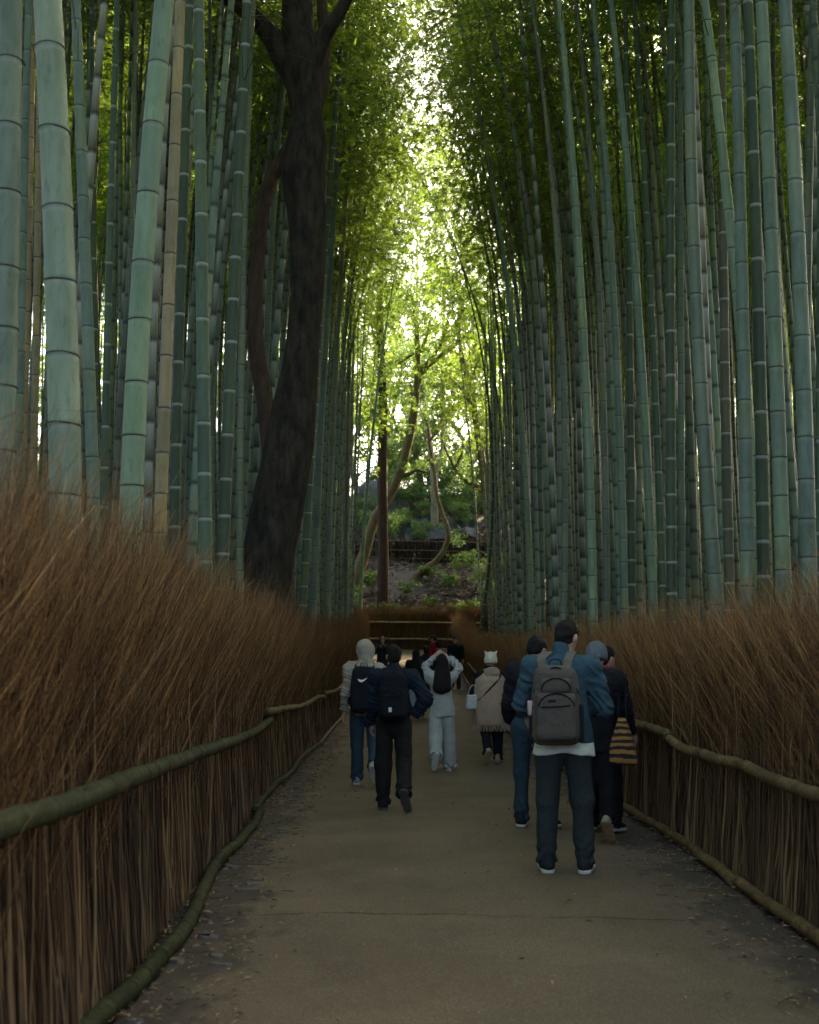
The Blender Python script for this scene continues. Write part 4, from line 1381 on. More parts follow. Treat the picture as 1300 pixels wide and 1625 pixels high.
# ------------------------------------------------------------------ people
def surf(fn, lo, hi, h):
    """Smooth surface of fn = 0 inside a box (surface nets)."""
    lo, hi = np.array(lo, float), np.array(hi, float)
    n = np.ceil((hi - lo) / h).astype(int) + 1
    ax = [lo[i] + h * np.arange(n[i]) for i in range(3)]
    P = np.stack(np.meshgrid(*ax, indexing='ij'), -1).reshape(-1, 3).astype(np.float32)
    v = fn(P).reshape(n).astype(np.float64)
    for a in range(3):                                         # keep the surface closed
        sl = [slice(None)] * 3
        for e in (0, -1):
            sl[a] = e
            v[tuple(sl)] = np.maximum(v[tuple(sl)], h)
    c = n - 1
    acc = np.zeros((*c, 3))
    cnt = np.zeros(c)
    for a in range(3):
        b1, b2 = [(1, 2), (0, 2), (0, 1)][a]
        for o1 in (0, 1):
            for o2 in (0, 1):
                s0 = [slice(0, c[i]) for i in range(3)]
                s0[b1] = slice(o1, o1 + c[b1])
                s0[b2] = slice(o2, o2 + c[b2])
                s1 = list(s0)
                s1[a] = slice(1, c[a] + 1)
                A, B = v[tuple(s0)], v[tuple(s1)]
                m = (A < 0) != (B < 0)
                t = np.where(m, A / np.where(A == B, 1, A - B), 0)
                off = np.zeros((*c, 3))
                off[..., a] = t
                off[..., b1] = o1
                off[..., b2] = o2
                acc += off * m[..., None]
                cnt += m
    act = cnt > 0
    ids = -np.ones(c, int)
    ids[act] = np.arange(act.sum())
    ijk = np.argwhere(act)
    V = lo + h * (ijk + acc[act] / cnt[act][:, None])
    Fs = []
    for a in range(3):
        b1, b2 = [(1, 2), (2, 0), (0, 1)][a]
        s0 = [slice(1, c[i]) for i in range(3)]
        s0[a] = slice(0, c[a])
        s1 = list(s0)
        s1[a] = slice(1, c[a] + 1)
        A, B = v[tuple(s0)], v[tuple(s1)]

        def cell(d1, d2):
            s = [slice(1, c[i]) for i in range(3)]
            s[a] = slice(0, c[a])
            s[b1] = slice(1 - d1, c[b1] - d1)
            s[b2] = slice(1 - d2, c[b2] - d2)
            return ids[tuple(s)]
        q = np.stack([cell(0, 0), cell(1, 0), cell(1, 1), cell(0, 1)], -1)
        m1 = (A < 0) & (B >= 0)
        m2 = (A >= 0) & (B < 0)
        Fs += [q[m1], q[m2][:, ::-1]]
    Fq = np.concatenate(Fs)
    return V, Fq[(Fq >= 0).all(1)]


def rc(P, a, b, ra, rb, sy=1.0):
    """Capsule from a to b with changing radius; sy > 1 flattens it front to back."""
    a, b = np.asarray(a, np.float32), np.asarray(b, np.float32)
    pa, ba = P - a, b - a
    t = np.clip(pa @ ba / (ba @ ba + 1e-9), 0, 1)
    d = pa - t[:, None] * ba
    if sy != 1.0:
        d = d * np.array([1, sy, 1], np.float32)
    return (np.sqrt((d ** 2).sum(1)) - (ra + (rb - ra) * t)) / max(1.0, sy * 0.8)


def el(P, c, r):
    q = (P - np.asarray(c, np.float32)) / np.asarray(r, np.float32)
    k = np.sqrt((q ** 2).sum(1)) + 1e-6
    return (k - 1) * np.min(r)


def rbox(P, c, hs, r):
    q = np.abs(P - np.asarray(c, np.float32)) - (np.asarray(hs, np.float32) - r)
    return np.sqrt((np.maximum(q, 0) ** 2).sum(1)) + np.minimum(q.max(1), 0) - r


def su(*ds, k=0.04):
    d = ds[0]
    for e in ds[1:]:
        h = np.clip(0.5 + 0.5 * (e - d) / k, 0, 1)
        d = e + (d - e) * h - k * h * (1 - h)
    return d


def ssub(a, b, k=0.01):
    """a without b."""
    return -su(-a, b, k=k)


def pc(x, z):
    return np.array([x, z])


def rot(v, ax, deg):
    return np.array(Matrix.Rotation(R(deg), 3, ax) @ Vector(v))


MATS = {}


def cloth(c):
    if c not in MATS:
        MATS[c] = fabric('cloth_' + str(len(MATS)), c)
    return MATS[c]


m_skin = simple('skin', (0.36, 0.20, 0.14), 0.55, 0.12, 30, 0.1)
m_skin_b = simple('skin_tan', (0.28, 0.145, 0.095), 0.55, 0.12, 30, 0.1)
m_hair, _nt, _bs = mat('dark_hair')
_h = noise(_nt, coords(_nt, (1, 1, 0.12)), 160, 3)
L(_nt, ramp(_nt, _h, [(0.3, (0.004, 0.0035, 0.003)), (0.75, (0.016, 0.012, 0.010))]), _bs.inputs['Base Color'])
_bs.inputs['Roughness'].default_value = 0.75
_bs.inputs['Specular IOR Level'].default_value = 0.12
bump(_nt, _bs, _h, 0.6, 0.01)
m_sole = simple('rubber_sole', (0.42, 0.40, 0.34), 0.8, 0.15, 30, 0.2)
m_sole_dark = simple('rubber_sole_dark', (0.05, 0.047, 0.042), 0.8, 0.2, 30, 0.2)
m_sole_gum = simple('rubber_sole_gum', (0.26, 0.17, 0.09), 0.8, 0.2, 30, 0.2)
m_black = simple('black_plastic', (0.012, 0.012, 0.013), 0.4, 0.1, 20, 0.0)
m_white = simple('white_print', (0.75, 0.75, 0.72), 0.6, 0.05, 20, 0.0)


def hand_mesh(wr, d, palm, side, L_=0.185, curl=35):
    """Hand at wrist wr pointing along d, palm facing `palm`; thumb towards side (a world vector)."""
    d = np.array(d, float) / np.linalg.norm(d)
    n = np.array(palm, float)
    n -= d * (n @ d)
    n /= np.linalg.norm(n)
    s = np.cross(d, n)
    if s @ np.array(side, float) < 0:
        s = -s
    k = L_ / 0.185
    prims = [((0.0, 0, 0), (0.03, 0, 0), 0.021, 0.022)]
    for j, (o, ln, c) in enumerate(((0.030, 0.072, 0.9), (0.010, 0.080, 1.0), (-0.010, 0.075, 1.05), (-0.029, 0.060, 1.15))):
        base = np.array([0.088 - 0.004 * j, o, 0])
        prims.append(((0.03, o * 0.55, 0), tuple(base), 0.015, 0.0115))
        a = R(curl * c * 0.55)
        p = base
        for q in range(3):
            sl = ln * (0.45, 0.32, 0.23)[q]
            e = p + np.array([math.cos(a) * sl, o * 0.10 * (1 if q == 0 else 0), math.sin(a) * sl])
            prims.append((tuple(p), tuple(e), 0.0098 - 0.001 * q, 0.009 - 0.001 * q))
            p = e
            a += R(curl * c * 0.6)
    th = [(0.018, 0.016, 0.004), (0.045, 0.042, 0.014), (0.074, 0.052, 0.022), (0.096, 0.050, 0.030)]
    for q in range(3):
        prims.append((th[q], th[q + 1], (0.016, 0.0115, 0.0105)[q], (0.0115, 0.0105, 0.0085)[q]))

    def fn(P):
        ds = [rc(P, a, b, ra, rb) for a, b, ra, rb in prims]
        palm_ = su(*ds[0:1], *[ds[i] for i in (1, 5, 9, 13)], k=0.018)
        rest = [x for i, x in enumerate(ds) if i not in (0, 1, 5, 9, 13)]
        return su(palm_, np.min(rest, axis=0), k=0.006)
    V, f = surf(fn, (-0.03, -0.06, -0.03), (0.19, 0.075, 0.12), 0.005)
    V = V * k
    M = np.stack([d, s, n], 0)
    flip = np.linalg.det(M) < 0
    return V @ M + np.array(wr), (f[:, ::-1] if flip else f)


def person(label, loc, face, hgt, pose, wear, vox=0.014, group='people walking along the bamboo path', skin=None, seed=0):
    """pose: per limb angles; wear: clothing. Local frame: +y is where the person faces."""
    k = hgt / 1.75
    g = lambda *a: np.array(a) * k
    x, y = loc
    root = empty('person', (x, y, float(gz(y)) + 0.034), R(face))
    tag(root, label, 'person', group)
    skin = skin or m_skin
    # ---- skeleton
    hip = g(0, 0, 0.93)
    J = {}
    for s, nm in ((-1, 'l'), (1, 'r')):
        sw, kn, ab, plant = pose['leg_' + nm]
        h = hip + g(0.09 * s, 0, -0.02)
        td = np.array([s * math.sin(R(ab)), math.sin(R(sw)), -math.cos(R(sw))])
        td /= np.linalg.norm(td)
        ke = h + td * 0.43 * k
        sd_ = np.array([s * math.sin(R(ab)) * 0.4, math.sin(R(sw - kn)), -math.cos(R(sw - kn))])
        sd_ /= np.linalg.norm(sd_)
        an = ke + sd_ * 0.405 * k
        a = sw - kn - plant
        td2 = np.array([s * 0.18, math.cos(R(a)), math.sin(R(a))])
        td2 /= np.linalg.norm(td2)
        J['hip' + nm], J['kn' + nm], J['an' + nm], J['foot' + nm] = h, ke, an, td2
    low = min(J['an' + n_][2] + min(0, J['foot' + n_][2] * 0.16 * k) for n_ in 'lr') - 0.075 * k
    up = np.array([0, 0, -low])
    for q in J:
        if not q.startswith('foot'):
            J[q] = J[q] + up
    hip = hip + up
    ln = pose.get('lean', 3)
    bend = lambda v: hip + rot(rot(np.array(v) * k - g(0, 0, 0.93), 'X', -ln), 'Z', pose.get('twist', 0))
    chest, neck = bend((0, 0, 1.30)), bend((0, -0.005, 1.47))
    sh = {'l': bend((-0.175 * wear.get('broad', 1), 0, 1.41)), 'r': bend((0.175 * wear.get('broad', 1), 0, 1.41))}
    hd = neck + rot(rot(g(0, 0.025, 0.165), 'X', -pose.get('nod', 0)), 'Z', pose.get('turn', 0))
    EL, WR = {}, {}
    for s, nm in ((-1, 'l'), (1, 'r')):
        p = pose['arm_' + nm]
        if len(p) == 2 and hasattr(p[0], '__len__'):
            EL[nm], WR[nm] = bend(p[0]), bend(p[1])
        else:
            sw, ab, eb = p
            ud = np.array([s * math.sin(R(ab)), math.sin(R(sw)) * math.cos(R(ab)), -math.cos(R(sw)) * math.cos(R(ab))])
            EL[nm] = sh[nm] + ud * 0.30 * k
            fd = np.array([s * math.sin(R(ab)) * 0.5, math.sin(R(sw + eb)), -math.cos(R(sw + eb))])
            fd /= np.linalg.norm(fd)
            WR[nm] = EL[nm] + fd * 0.255 * k
    Mh = np.array(Matrix.Rotation(R(pose.get('turn', 0)), 3, 'Z') @ Matrix.Rotation(R(-pose.get('nod', 0)), 3, 'X'))
    hl = lambda P: ((P - hd.astype(np.float32)) @ Mh.astype(np.float32)) / k          # into head space

    # ---- body: one continuous figure
    def head_d(P):
        q = hl(P)
        d = su(el(q, (0, -0.012, 0.03), (0.077, 0.097, 0.098)), el(q, (0, 0.018, -0.045), (0.058, 0.072, 0.072)), k=0.04)
        d = su(d, rc(q, (0, 0.082, 0.015), (0, 0.103, -0.022), 0.010, 0.015), k=0.014)          # nose
        d = su(d, rc(q, (-0.018, 0.078, -0.062), (0.018, 0.078, -0.062), 0.010, 0.010), k=0.012)  # lips
        for s in (-1, 1):
            d = ssub(d, el(q, (0.030 * s, 0.096, 0.018), (0.017, 0.016, 0.011)), k=0.01)
            d = su(d, el(q, (0.080 * s, -0.008, -0.005), (0.010, 0.020, 0.032)), k=0.008)
        return d * k

    def body(P):
        d = su(rc(P, hip + g(0, 0, 0.02), chest, 0.125 * k, 0.125 * k, 1.35), rc(P, sh['l'], sh['r'], 0.062 * k, 0.062 * k), k=0.08)
        d = su(d, rc(P, neck - g(0, 0, 0.03), hd - g(0, 0, 0.06), 0.056 * k, 0.050 * k), k=0.03)
        for n_ in 'lr':
            d = su(d, rc(P, sh[n_], EL[n_], 0.047 * k, 0.038 * k), k=0.03)
            d = su(d, rc(P, EL[n_], WR[n_], 0.038 * k, 0.025 * k), k=0.015)
            d = su(d, rc(P, J['hip' + n_], J['kn' + n_], 0.078 * k, 0.052 * k), k=0.04)
            d = su(d, rc(P, J['kn' + n_], J['an' + n_], 0.052 * k, 0.036 * k), k=0.015)
            ft = J['an' + n_] + J['foot' + n_] * 0.14 * k - g(0, 0, 0.03)
            d = su(d, rc(P, J['an' + n_] - g(0, 0, 0.02), ft, 0.034 * k, 0.028 * k), k=0.015)
        return su(d, head_d(P), k=0.012)
    pts = np.array([hip, chest, neck, hd, *sh.values(), *EL.values(), *WR.values(), *[J[q] for q in J if not q.startswith('foot')]])
    lo, hi = pts.min(0) - 0.24 * k, pts.max(0) + 0.24 * k
    V, f = surf(body, lo, hi, vox)
    parts = [(V, f)]
    for s, nm in ((-1, 'l'), (1, 'r')):
        d = WR[nm] - EL[nm]
        hp = pose.get('hand_' + nm, {})
        parts.append(hand_mesh(WR[nm] - d / np.linalg.norm(d) * 0.005, hp.get('dir', d), hp.get('palm', (-s, 0, 0)), hp.get('thumb', (0, 1, 0.2)), 0.18 * k, hp.get('curl', 35)))
    V, f = merge(parts)
    link('body', mesh_np('body', V, f, skin), root)
    if wear.get('face'):
        for s in (-1, 1):
            c = hd + Mh @ (g(0.030 * s, 0.083, 0.018))
            Vs, fs_, _, _ = tubes((c + np.array([[-.008, 0, 0], [-.004, 0, 0], [.004, 0, 0], [.008, 0, 0]]))[None], np.array([[0.004, .009, .009, .004]]), 8, True)
            link('eye', mesh_np('eye', Vs, fs_, m_black), root)

    fold = lambda P, amp, f_, sd_: amp * wob(P * np.array([1, 1, 0.7], np.float32), f_, seed * 10 + sd_)

    def make(nm, fn, m, v=vox, pad=0.0, par=root, box=None):
        l_, h_ = box if box is not None else (lo - pad, hi + pad)
        V_, f_ = surf(fn, l_, h_, v)
        return link(nm, mesh_np(nm, V_, f_, m), par)

    # ---- trousers
    tr = wear['trousers']
    tw = tr.get('wide', 1.0)

    def trousers(P):
        d = rc(P, hip + g(0, 0, 0.10), hip - g(0, 0, 0.02), 0.150 * k, 0.155 * k, 1.3)
        for n_ in 'lr':
            l_ = su(rc(P, J['hip' + n_], J['kn' + n_], 0.098 * k, 0.072 * k * tw), rc(P, J['kn' + n_], J['an' + n_] + (J['an' + n_] - J['kn' + n_]) * 0.06, 0.070 * k * tw, 0.062 * k * tw * tr.get('flare', 1)), k=0.03)
            ax = J['an' + n_] - J['kn' + n_]
            ax = ax / np.linalg.norm(ax)
            cut = (P - (J['an' + n_] + ax * 0.03 * k).astype(np.float32)) @ ax.astype(np.float32)
            wr = 0.014 * np.sin((P @ ax.astype(np.float32)) * 70 + 3 * np.sin(P[:, 0] * 40)) * np.clip((P @ ax.astype(np.float32) - (J['an' + n_] @ ax) + 0.16 * k) / (0.16 * k), 0, 1)
            d = su(d, np.maximum(l_ + wr * 0.8, cut), k=0.025)
        top = (P[:, 2] - (hip[2] + 0.10 * k))
        return np.maximum(d + fold(P, 0.009, 16, 1) + fold(P, 0.005, 38, 2), top)
    make('trousers', trousers, cloth(tr['c']))

    # ---- shoes
    sh_c = wear['shoes']
    for n_ in 'lr':
        fd = J['foot' + n_]
        sk = J['kn' + n_] - J['an' + n_]
        upv = sk - fd * (sk @ fd)
        upv /= np.linalg.norm(upv)
        rt = np.cross(fd, upv)
        B = np.stack([rt, fd, upv], 0)
        o = J['an' + n_] - upv * 0.072 * k

        def shoe(P):
            d = su(rc(P, (0, -0.055, 0.045), (0, 0.02, 0.05), 0.042, 0.043), rc(P, (0, 0.03, 0.038), (0.004, 0.165, 0.026), 0.044, 0.034), rc(P, (0, -0.02, 0.06), (0, -0.035, 0.115), 0.046, 0.043), k=0.04)
            return np.maximum(d, 0.012 - P[:, 2])
        V, f = surf(shoe, (-.09, -.13, -.02), (.09, .24, .18), 0.009)
        link('shoe', mesh_np('shoe', (V * k) @ B + o, f, cloth(sh_c[0])), root)

        def sole(P):
            d = su(np.sqrt((P[:, 0]) ** 2 + (P[:, 1] + 0.05) ** 2) - 0.044, rc(P * np.array([1, 1, 0], np.float32), (0, -0.03, 0), (0, 0.05, 0), 0.040, 0.040), rc(P * np.array([1, 1, 0], np.float32), (0, 0.06, 0), (0.005, 0.155, 0), 0.048, 0.043), k=0.03)
            return np.maximum(d, np.abs(P[:, 2] - 0.006) - 0.016)
        V, f = surf(sole, (-.09, -.13, -.03), (.09, .24, .05), 0.009)
        link('sole', mesh_np('sole', (V * k) @ B + o, f, sh_c[1]), root)

    # ---- upper clothing
    def jacket_fn(hem, loose, sleeve=1.0, cuff=0.02, collar=True, flare=1.0, fz=1.0, stand=0.03):
        h0 = hip + g(0, 0, hem - 0.93)

        def fn(P):
            d = rc(P, h0 - g(0, 0, 0.08), chest, 0.148 * k * loose * flare, 0.150 * k * loose, 1.28 if flare < 1.2 else 1.42)
            d = su(d, rc(P, sh['l'], sh['r'], 0.078 * k * loose, 0.078 * k * loose), k=0.09)
            d = np.maximum(d, h0[2] + 0.012 * np.sin(P[:, 0] * 14 + seed) * k - P[:, 2])
            if collar:
                d = su(d, rc(P, neck - g(0, 0.005, 0.03), neck + g(0, 0.01, stand), 0.080 * k, 0.072 * k), k=0.03)
            for n_ in 'lr':
                ax = WR[n_] - EL[n_]
                L1 = np.linalg.norm(ax)
                ax = (ax / L1).astype(np.float32)
                a = rc(P, sh[n_], EL[n_], 0.068 * k * sleeve, 0.060 * k * sleeve)
                b = rc(P, EL[n_], WR[n_], 0.060 * k * sleeve, 0.046 * k * sleeve)
                b = np.maximum(b, (P - WR[n_].astype(np.float32)) @ ax + cuff * k)
                u = (P - EL[n_].astype(np.float32)) @ ax
                wr = 0.009 * np.sin(u * 75 + 4 * np.sin(P[:, 2] * 30 + P[:, 0] * 20))
                d = su(d, su(a, b, k=0.02) + wr * fz, k=0.035)
            return d + fz * (fold(P, 0.012, 12, 3) + fold(P, 0.0065, 30, 4))
        return fn
    for item in wear['tops']:
        fn = jacket_fn(item['hem'], item.get('loose', 1.0), item.get('sleeve', 1.0), item.get('cuff', 0.01), item.get('collar', True), item.get('flare', 1.0), item.get('fz', 1.0), item.get('stand', 0.03))
        make(item.get('name', 'jacket'), fn, cloth(item['c']), pad=0.06)

    # ---- hair, hoods, hats
    hb = (hd - 0.26 * k, hd + 0.24 * k)
    hv = min(vox, 0.012)
    for it in wear.get('head', []):
        kind = it['k']
        if kind == 'short':
            def fn(P):
                q = hl(P)
                d = su(el(q, (0, -0.018, 0.035), (0.084, 0.104, 0.101)), el(q, (0, -0.055, -0.03), (0.062, 0.053, 0.06)), k=0.03)
                face_ = (q[:, 1] - 0.045 - 0.5 * np.maximum(q[:, 2] - 0.05, 0))
                ear = np.maximum(-0.02 - q[:, 2], q[:, 1] + 0.03)
                d = np.maximum(d, np.where(q[:, 2] < 0.06, np.maximum(face_, np.where(q[:, 2] < 0.02, q[:, 1] + 0.025, -1)), face_ - 0.03))
                return (np.maximum(d, -0.068 - q[:, 2])) * k + 0.005 * wob(P, 75, seed) + 0.003 * wob(P, 25, seed + 3)
            make('hair', fn, m_hair, hv, box=hb)
        elif kind == 'long':
            ln_ = it.get('len', 0.30)
            tail = neck + rot(g(0, -0.14, -ln_ + 0.06), 'X', -ln)

            def fn(P):
                q = hl(P)
                d = el(q, (0, -0.018, 0.034), (0.092, 0.108, 0.106)) * k
                d = np.maximum(d, (q[:, 1] - 0.055) * k)
                d = np.maximum(d, np.where(q[:, 1] > 0.03, (0.045 - q[:, 2]), -1) * k)
                t1 = su(*[rc(P, hd + Mh @ g(0, -0.055, 0.0), tail + g(ox, 0, 0.02 * abs(ox) / 0.07), 0.085 * k, 0.075 * k, 1.3) for ox in (-0.075, 0.0, 0.075)], k=0.02)
                return su(d, t1, k=0.04) + 0.006 * wob(P * np.array([1, 1, 0.15], np.float32), 60, seed) + 0.006 * wob(P, 14, seed + 1)
            make('hair', fn, m_hair, hv, box=(np.minimum(hb[0], tail - 0.2 * k), hb[1]))
        elif kind == 'hood':
            def fn(P):
                q = hl(P)
                d = su(el(q, (0, -0.02, 0.03), (0.112, 0.135, 0.130)), el(q, (0, -0.05, -0.09), (0.088, 0.105, 0.09)), k=0.04) * k
                d = np.maximum(d, (q[:, 1] - 0.085) * k)
                d = ssub(d, el(q, (0, 0.06, 0.0), (0.075, 0.115, 0.095)) * k, k=0.015)
                d = su(d, rc(P, neck - g(0.05, 0.05, 0.02), neck - g(-0.05, 0.05, 0.02), 0.085 * k, 0.085 * k), k=0.05)
                low = np.clip((neck[2] + 0.10 * k - P[:, 2]) / (0.12 * k), 0, 1)
                return d + fold(P, 0.015, 15, 8) + fold(P, 0.008, 40, 9) + low * 0.010 * np.sin(P[:, 2] * 95 + 3 * np.sin(P[:, 0] * 25))
            make('hood', fn, cloth(it['c']), hv, box=(hb[0] - 0.06, hb[1]))
        elif kind == 'collar':                                  # a thrown back hood lying on the shoulders
            def fn(P):
                a = np.abs(np.sqrt(((P[:, :2] - (neck - g(0, 0.02, 0))[:2].astype(np.float32)) ** 2 * np.array([1, 1.2], np.float32)).sum(1)) - 0.085 * k)
                d = np.sqrt(a ** 2 + ((P[:, 2] - neck[2] + 0.005) * 0.75) ** 2) - 0.045 * k
                d = su(d, el(P, neck + rot(g(0, -0.12, -0.05), 'X', -ln), g(0.13, 0.06, 0.10)), k=0.05)
                return d + fold(P, 0.008, 24, 5)
            make('hood', fn, cloth(it['c']), hv, box=(neck - 0.30, neck + 0.2))
        elif kind == 'beanie':
            def fn(P):
                q = hl(P)
                d = el(q, (0, -0.014, 0.048), (0.104, 0.120, 0.118))
                d = np.maximum(d, -0.03 - 0.25 * q[:, 1] * (q[:, 1] > 0) + 0.0 - q[:, 2])
                br = np.maximum(el(q, (0, -0.012, 0.02), (0.108, 0.123, 0.140)), np.abs(q[:, 2] - 0.004) - 0.034)
                d = su(d, br, k=0.008)
                for hx, hy_, hz_ in it.get('horns', []):
                    d = su(d, rc(q, (hx * 0.9, hy_, 0.11), (hx * 1.7, hy_, hz_ + 0.02), 0.034, 0.012), k=0.02)
                return d * k + 0.0025 * np.sin(np.arctan2(q[:, 0], q[:, 1] + 0.012) * 40) * np.clip(np.hypot(q[:, 0], q[:, 1] + 0.012) / 0.06 - 0.3, 0, 1)
            make('beanie', fn, cloth(it['c']), hv, box=hb)
        elif kind == 'cap':
            def fn(P):
                q = hl(P)
                d = np.maximum(el(q, (0, -0.012, 0.045), (0.094, 0.110, 0.104)), 0.03 - q[:, 2])
                vis = np.maximum(el(q, (0, 0.115, 0.035), (0.075, 0.085, 0.02)), -q[:, 1] + 0.05)
                return su(d, vis, k=0.01) * k
            make('cap', fn, cloth(it['c']), hv, box=hb)
        elif kind == 'scarf':
            def fn(P):
                a = np.sqrt(((P[:, :2] - neck[:2].astype(np.float32)) ** 2).sum(1)) - 0.072 * k
                return np.sqrt(np.maximum(np.abs(a) - 0.01, 0) ** 2 + (np.maximum(np.abs(P[:, 2] - neck[2] - 0.055 * k) - 0.025 * k, 0)) ** 2) - 0.022 * k + fold(P, 0.006, 30, 6)
            make('scarf', fn, cloth(it['c']), hv, box=(neck - 0.2, neck + 0.25))
    return dict(root=root, k=k, hip=hip, chest=chest, neck=neck, sh=sh, EL=EL, WR=WR, hd=hd, bend=bend, J=J, lean=ln, make=make, fold=fold, vox=vox, lo=lo, hi=hi)


def ribbon(pts, w, t, mat_, name, parent, n=40, wdir=None):
    """A strap: flat band along a curve, broad across wdir."""
    c = spline(pts, n)
    T = np.gradient(c, axis=0)
    T /= np.linalg.norm(T, axis=1, keepdims=True)
    wd = np.tile(np.array(wdir if wdir is not None else (1, 0, 0), float), (n, 1))
    wd -= T * (wd * T).sum(1, keepdims=True)
    wd /= np.linalg.norm(wd, axis=1, keepdims=True) + 1e-9
    nn = np.cross(T, wd)
    V = np.stack([c + wd * w / 2 + nn * t / 2, c - wd * w / 2 + nn * t / 2, c - wd * w / 2 - nn * t / 2, c + wd * w / 2 - nn * t / 2], 1)
    idx = np.arange(n * 4).reshape(n, 4)
    a, b = idx[:-1], idx[1:]
    Fq = np.stack([a, np.roll(a, -1, 1), np.roll(b, -1, 1), b], -1).reshape(-1, 4)
    return link(name, mesh_np(name, V.reshape(-1, 3), [Fq, idx[0][None, ::-1], idx[-1][None]], mat_, False), parent)


def backpack(pn, label, c, strap_c, w=0.30, h=0.46, dp=0.17, top=1.44, tilt=0.0, pocket=True, dx=0.0, thick=1.0):
    """Worn on a person's back; its own thing at the person's place."""
    pr, k = pn['root'], pn['k']
    root = empty('backpack', tuple(pr.location), pr.rotation_euler[2])
    tag(root, label, 'backpack', 'backpacks worn by walkers')
    bz = pn['bend']
    back = lambda x, y, z: np.array(bz((x + dx, y, z)))
    o = back(0, -0.135 - dp / 2 - 0.02 * thick, top - h / 2)
    Mx = Matrix.Rotation(R(-pn['lean'] + tilt), 3, 'X')
    Mx = np.array(Mx, np.float32)
    toL = lambda P: (P - o.astype(np.float32)) @ Mx

    def fn(P):
        q = toL(P)
        taper = 1 - 0.34 * np.clip(q[:, 2] / h + 0.12, 0, 1) ** 1.4
        q2 = q / np.stack([taper, np.ones_like(taper), np.ones_like(taper)], -1)
        d = rbox(q2, (0, 0, 0), (w / 2, dp / 2, h / 2), 0.075)
        return d + 0.006 * wob(P, 15, 3) + 0.003 * wob(P, 40, 4)
    m = cloth(c)
    V, f = surf(fn, o - 0.38, o + 0.38, 0.012)
    link('pack_body', mesh_np('pack_body', V, f, m), root)

    def pk(P):
        q = toL(P)
        d = rbox(q, (0, -dp / 2 - 0.005, -h * 0.14), (w * 0.40, 0.05, h * 0.30), 0.045)
        return d + 0.004 * wob(P, 20, 5)
    if pocket:
        V, f = surf(pk, o - 0.38, o + 0.38, 0.012)
        link('pocket', mesh_np('pocket', V, f, m), root)
    dark = cloth((0.012, 0.012, 0.013))
    loc2 = lambda x, y, z: o + Mx.astype(float) @ np.array([x, y, z])
    # zips: arch round the main compartment and the pocket
    th = np.linspace(0.08 * math.pi, 0.92 * math.pi, 24)
    yb = -dp / 2 + 0.030
    link('zip', mesh_np('zip', *tubes(np.array([loc2(w * 0.455 * math.cos(a) * (1 - 0.30 * max(0.0, math.sin(a)) ** 1.5), -dp / 2 + 0.028, h * 0.05 + h * 0.42 * math.sin(a)) for a in th])[None], np.full((1, 24), 0.0075), 6)[:2], dark), root)
    if pocket:
        link('zip', mesh_np('zip', *tubes(np.array([loc2(w * 0.36 * math.cos(a), -dp / 2 - 0.050, -h * 0.06 + h * 0.21 * math.sin(a)) for a in th])[None], np.full((1, 24), 0.0065), 6)[:2], dark), root)
        link('zip', mesh_np('zip', *tubes(np.array([loc2(-w * 0.30, -dp / 2 - 0.056, -h * 0.02), loc2(0, -dp / 2 - 0.058, -h * 0.015), loc2(w * 0.26, -dp / 2 - 0.056, h * 0.0)])[None], np.full((1, 3), 0.006), 6)[:2], dark), root)
    # handle
    ribbon([loc2(-0.045, dp * 0.25, h / 2 - 0.01), loc2(-0.03, dp * 0.3, h / 2 + 0.035), loc2(0.03, dp * 0.3, h / 2 + 0.035), loc2(0.045, dp * 0.25, h / 2 - 0.01)], 0.022, 0.008, dark, 'handle', root, 16, (0, 1, 0))
    sc = cloth(strap_c)
    for s in (-1, 1):
        S_ = pn['sh']['l' if s < 0 else 'r']
        t = 0.095 * thick
        p = [back(s * 0.075, -0.125 * thick - 0.01, top - 0.045), back(s * 0.095, -0.10 * thick, 1.455), S_ * 0.42 + pn['neck'] * 0.58 + np.array([0, 0, 0.035 + 0.028 * thick]) * k,
             back(s * 0.115, 0.10 * thick, 1.44), back(s * 0.125, 0.155 * thick, 1.33), back(s * 0.15, 0.13 * thick, 1.15), back(s * 0.19, 0.0, 1.03), back(s * w * 0.42, -0.16, top - h + 0.10)]
        p[2][1] = back(0, -0.005, 1.45)[1]
        ribbon(p, 0.062, 0.016, sc, 'strap', root, 40, (1, 0, 0))
    return root, loc2, dict(w=w, h=h, dp=dp)


def foot_xy(px, py):
    """Ground point under a pixel."""
    lo_, hi_ = 2.0, 58.0
    for _ in range(50):
        m_ = (lo_ + hi_) / 2
        p = at(px, py, m_)
        if p[2] > float(gz(m_)) + 0.03:
            lo_ = m_
        else:
            hi_ = m_
    p = at(px, py, lo_)
    return (float(p[0]), float(p[1]))


def xy(px, d):
    return (float((px - W / 2) / F * d), d)


STAND = (0, 2, 2, 0)
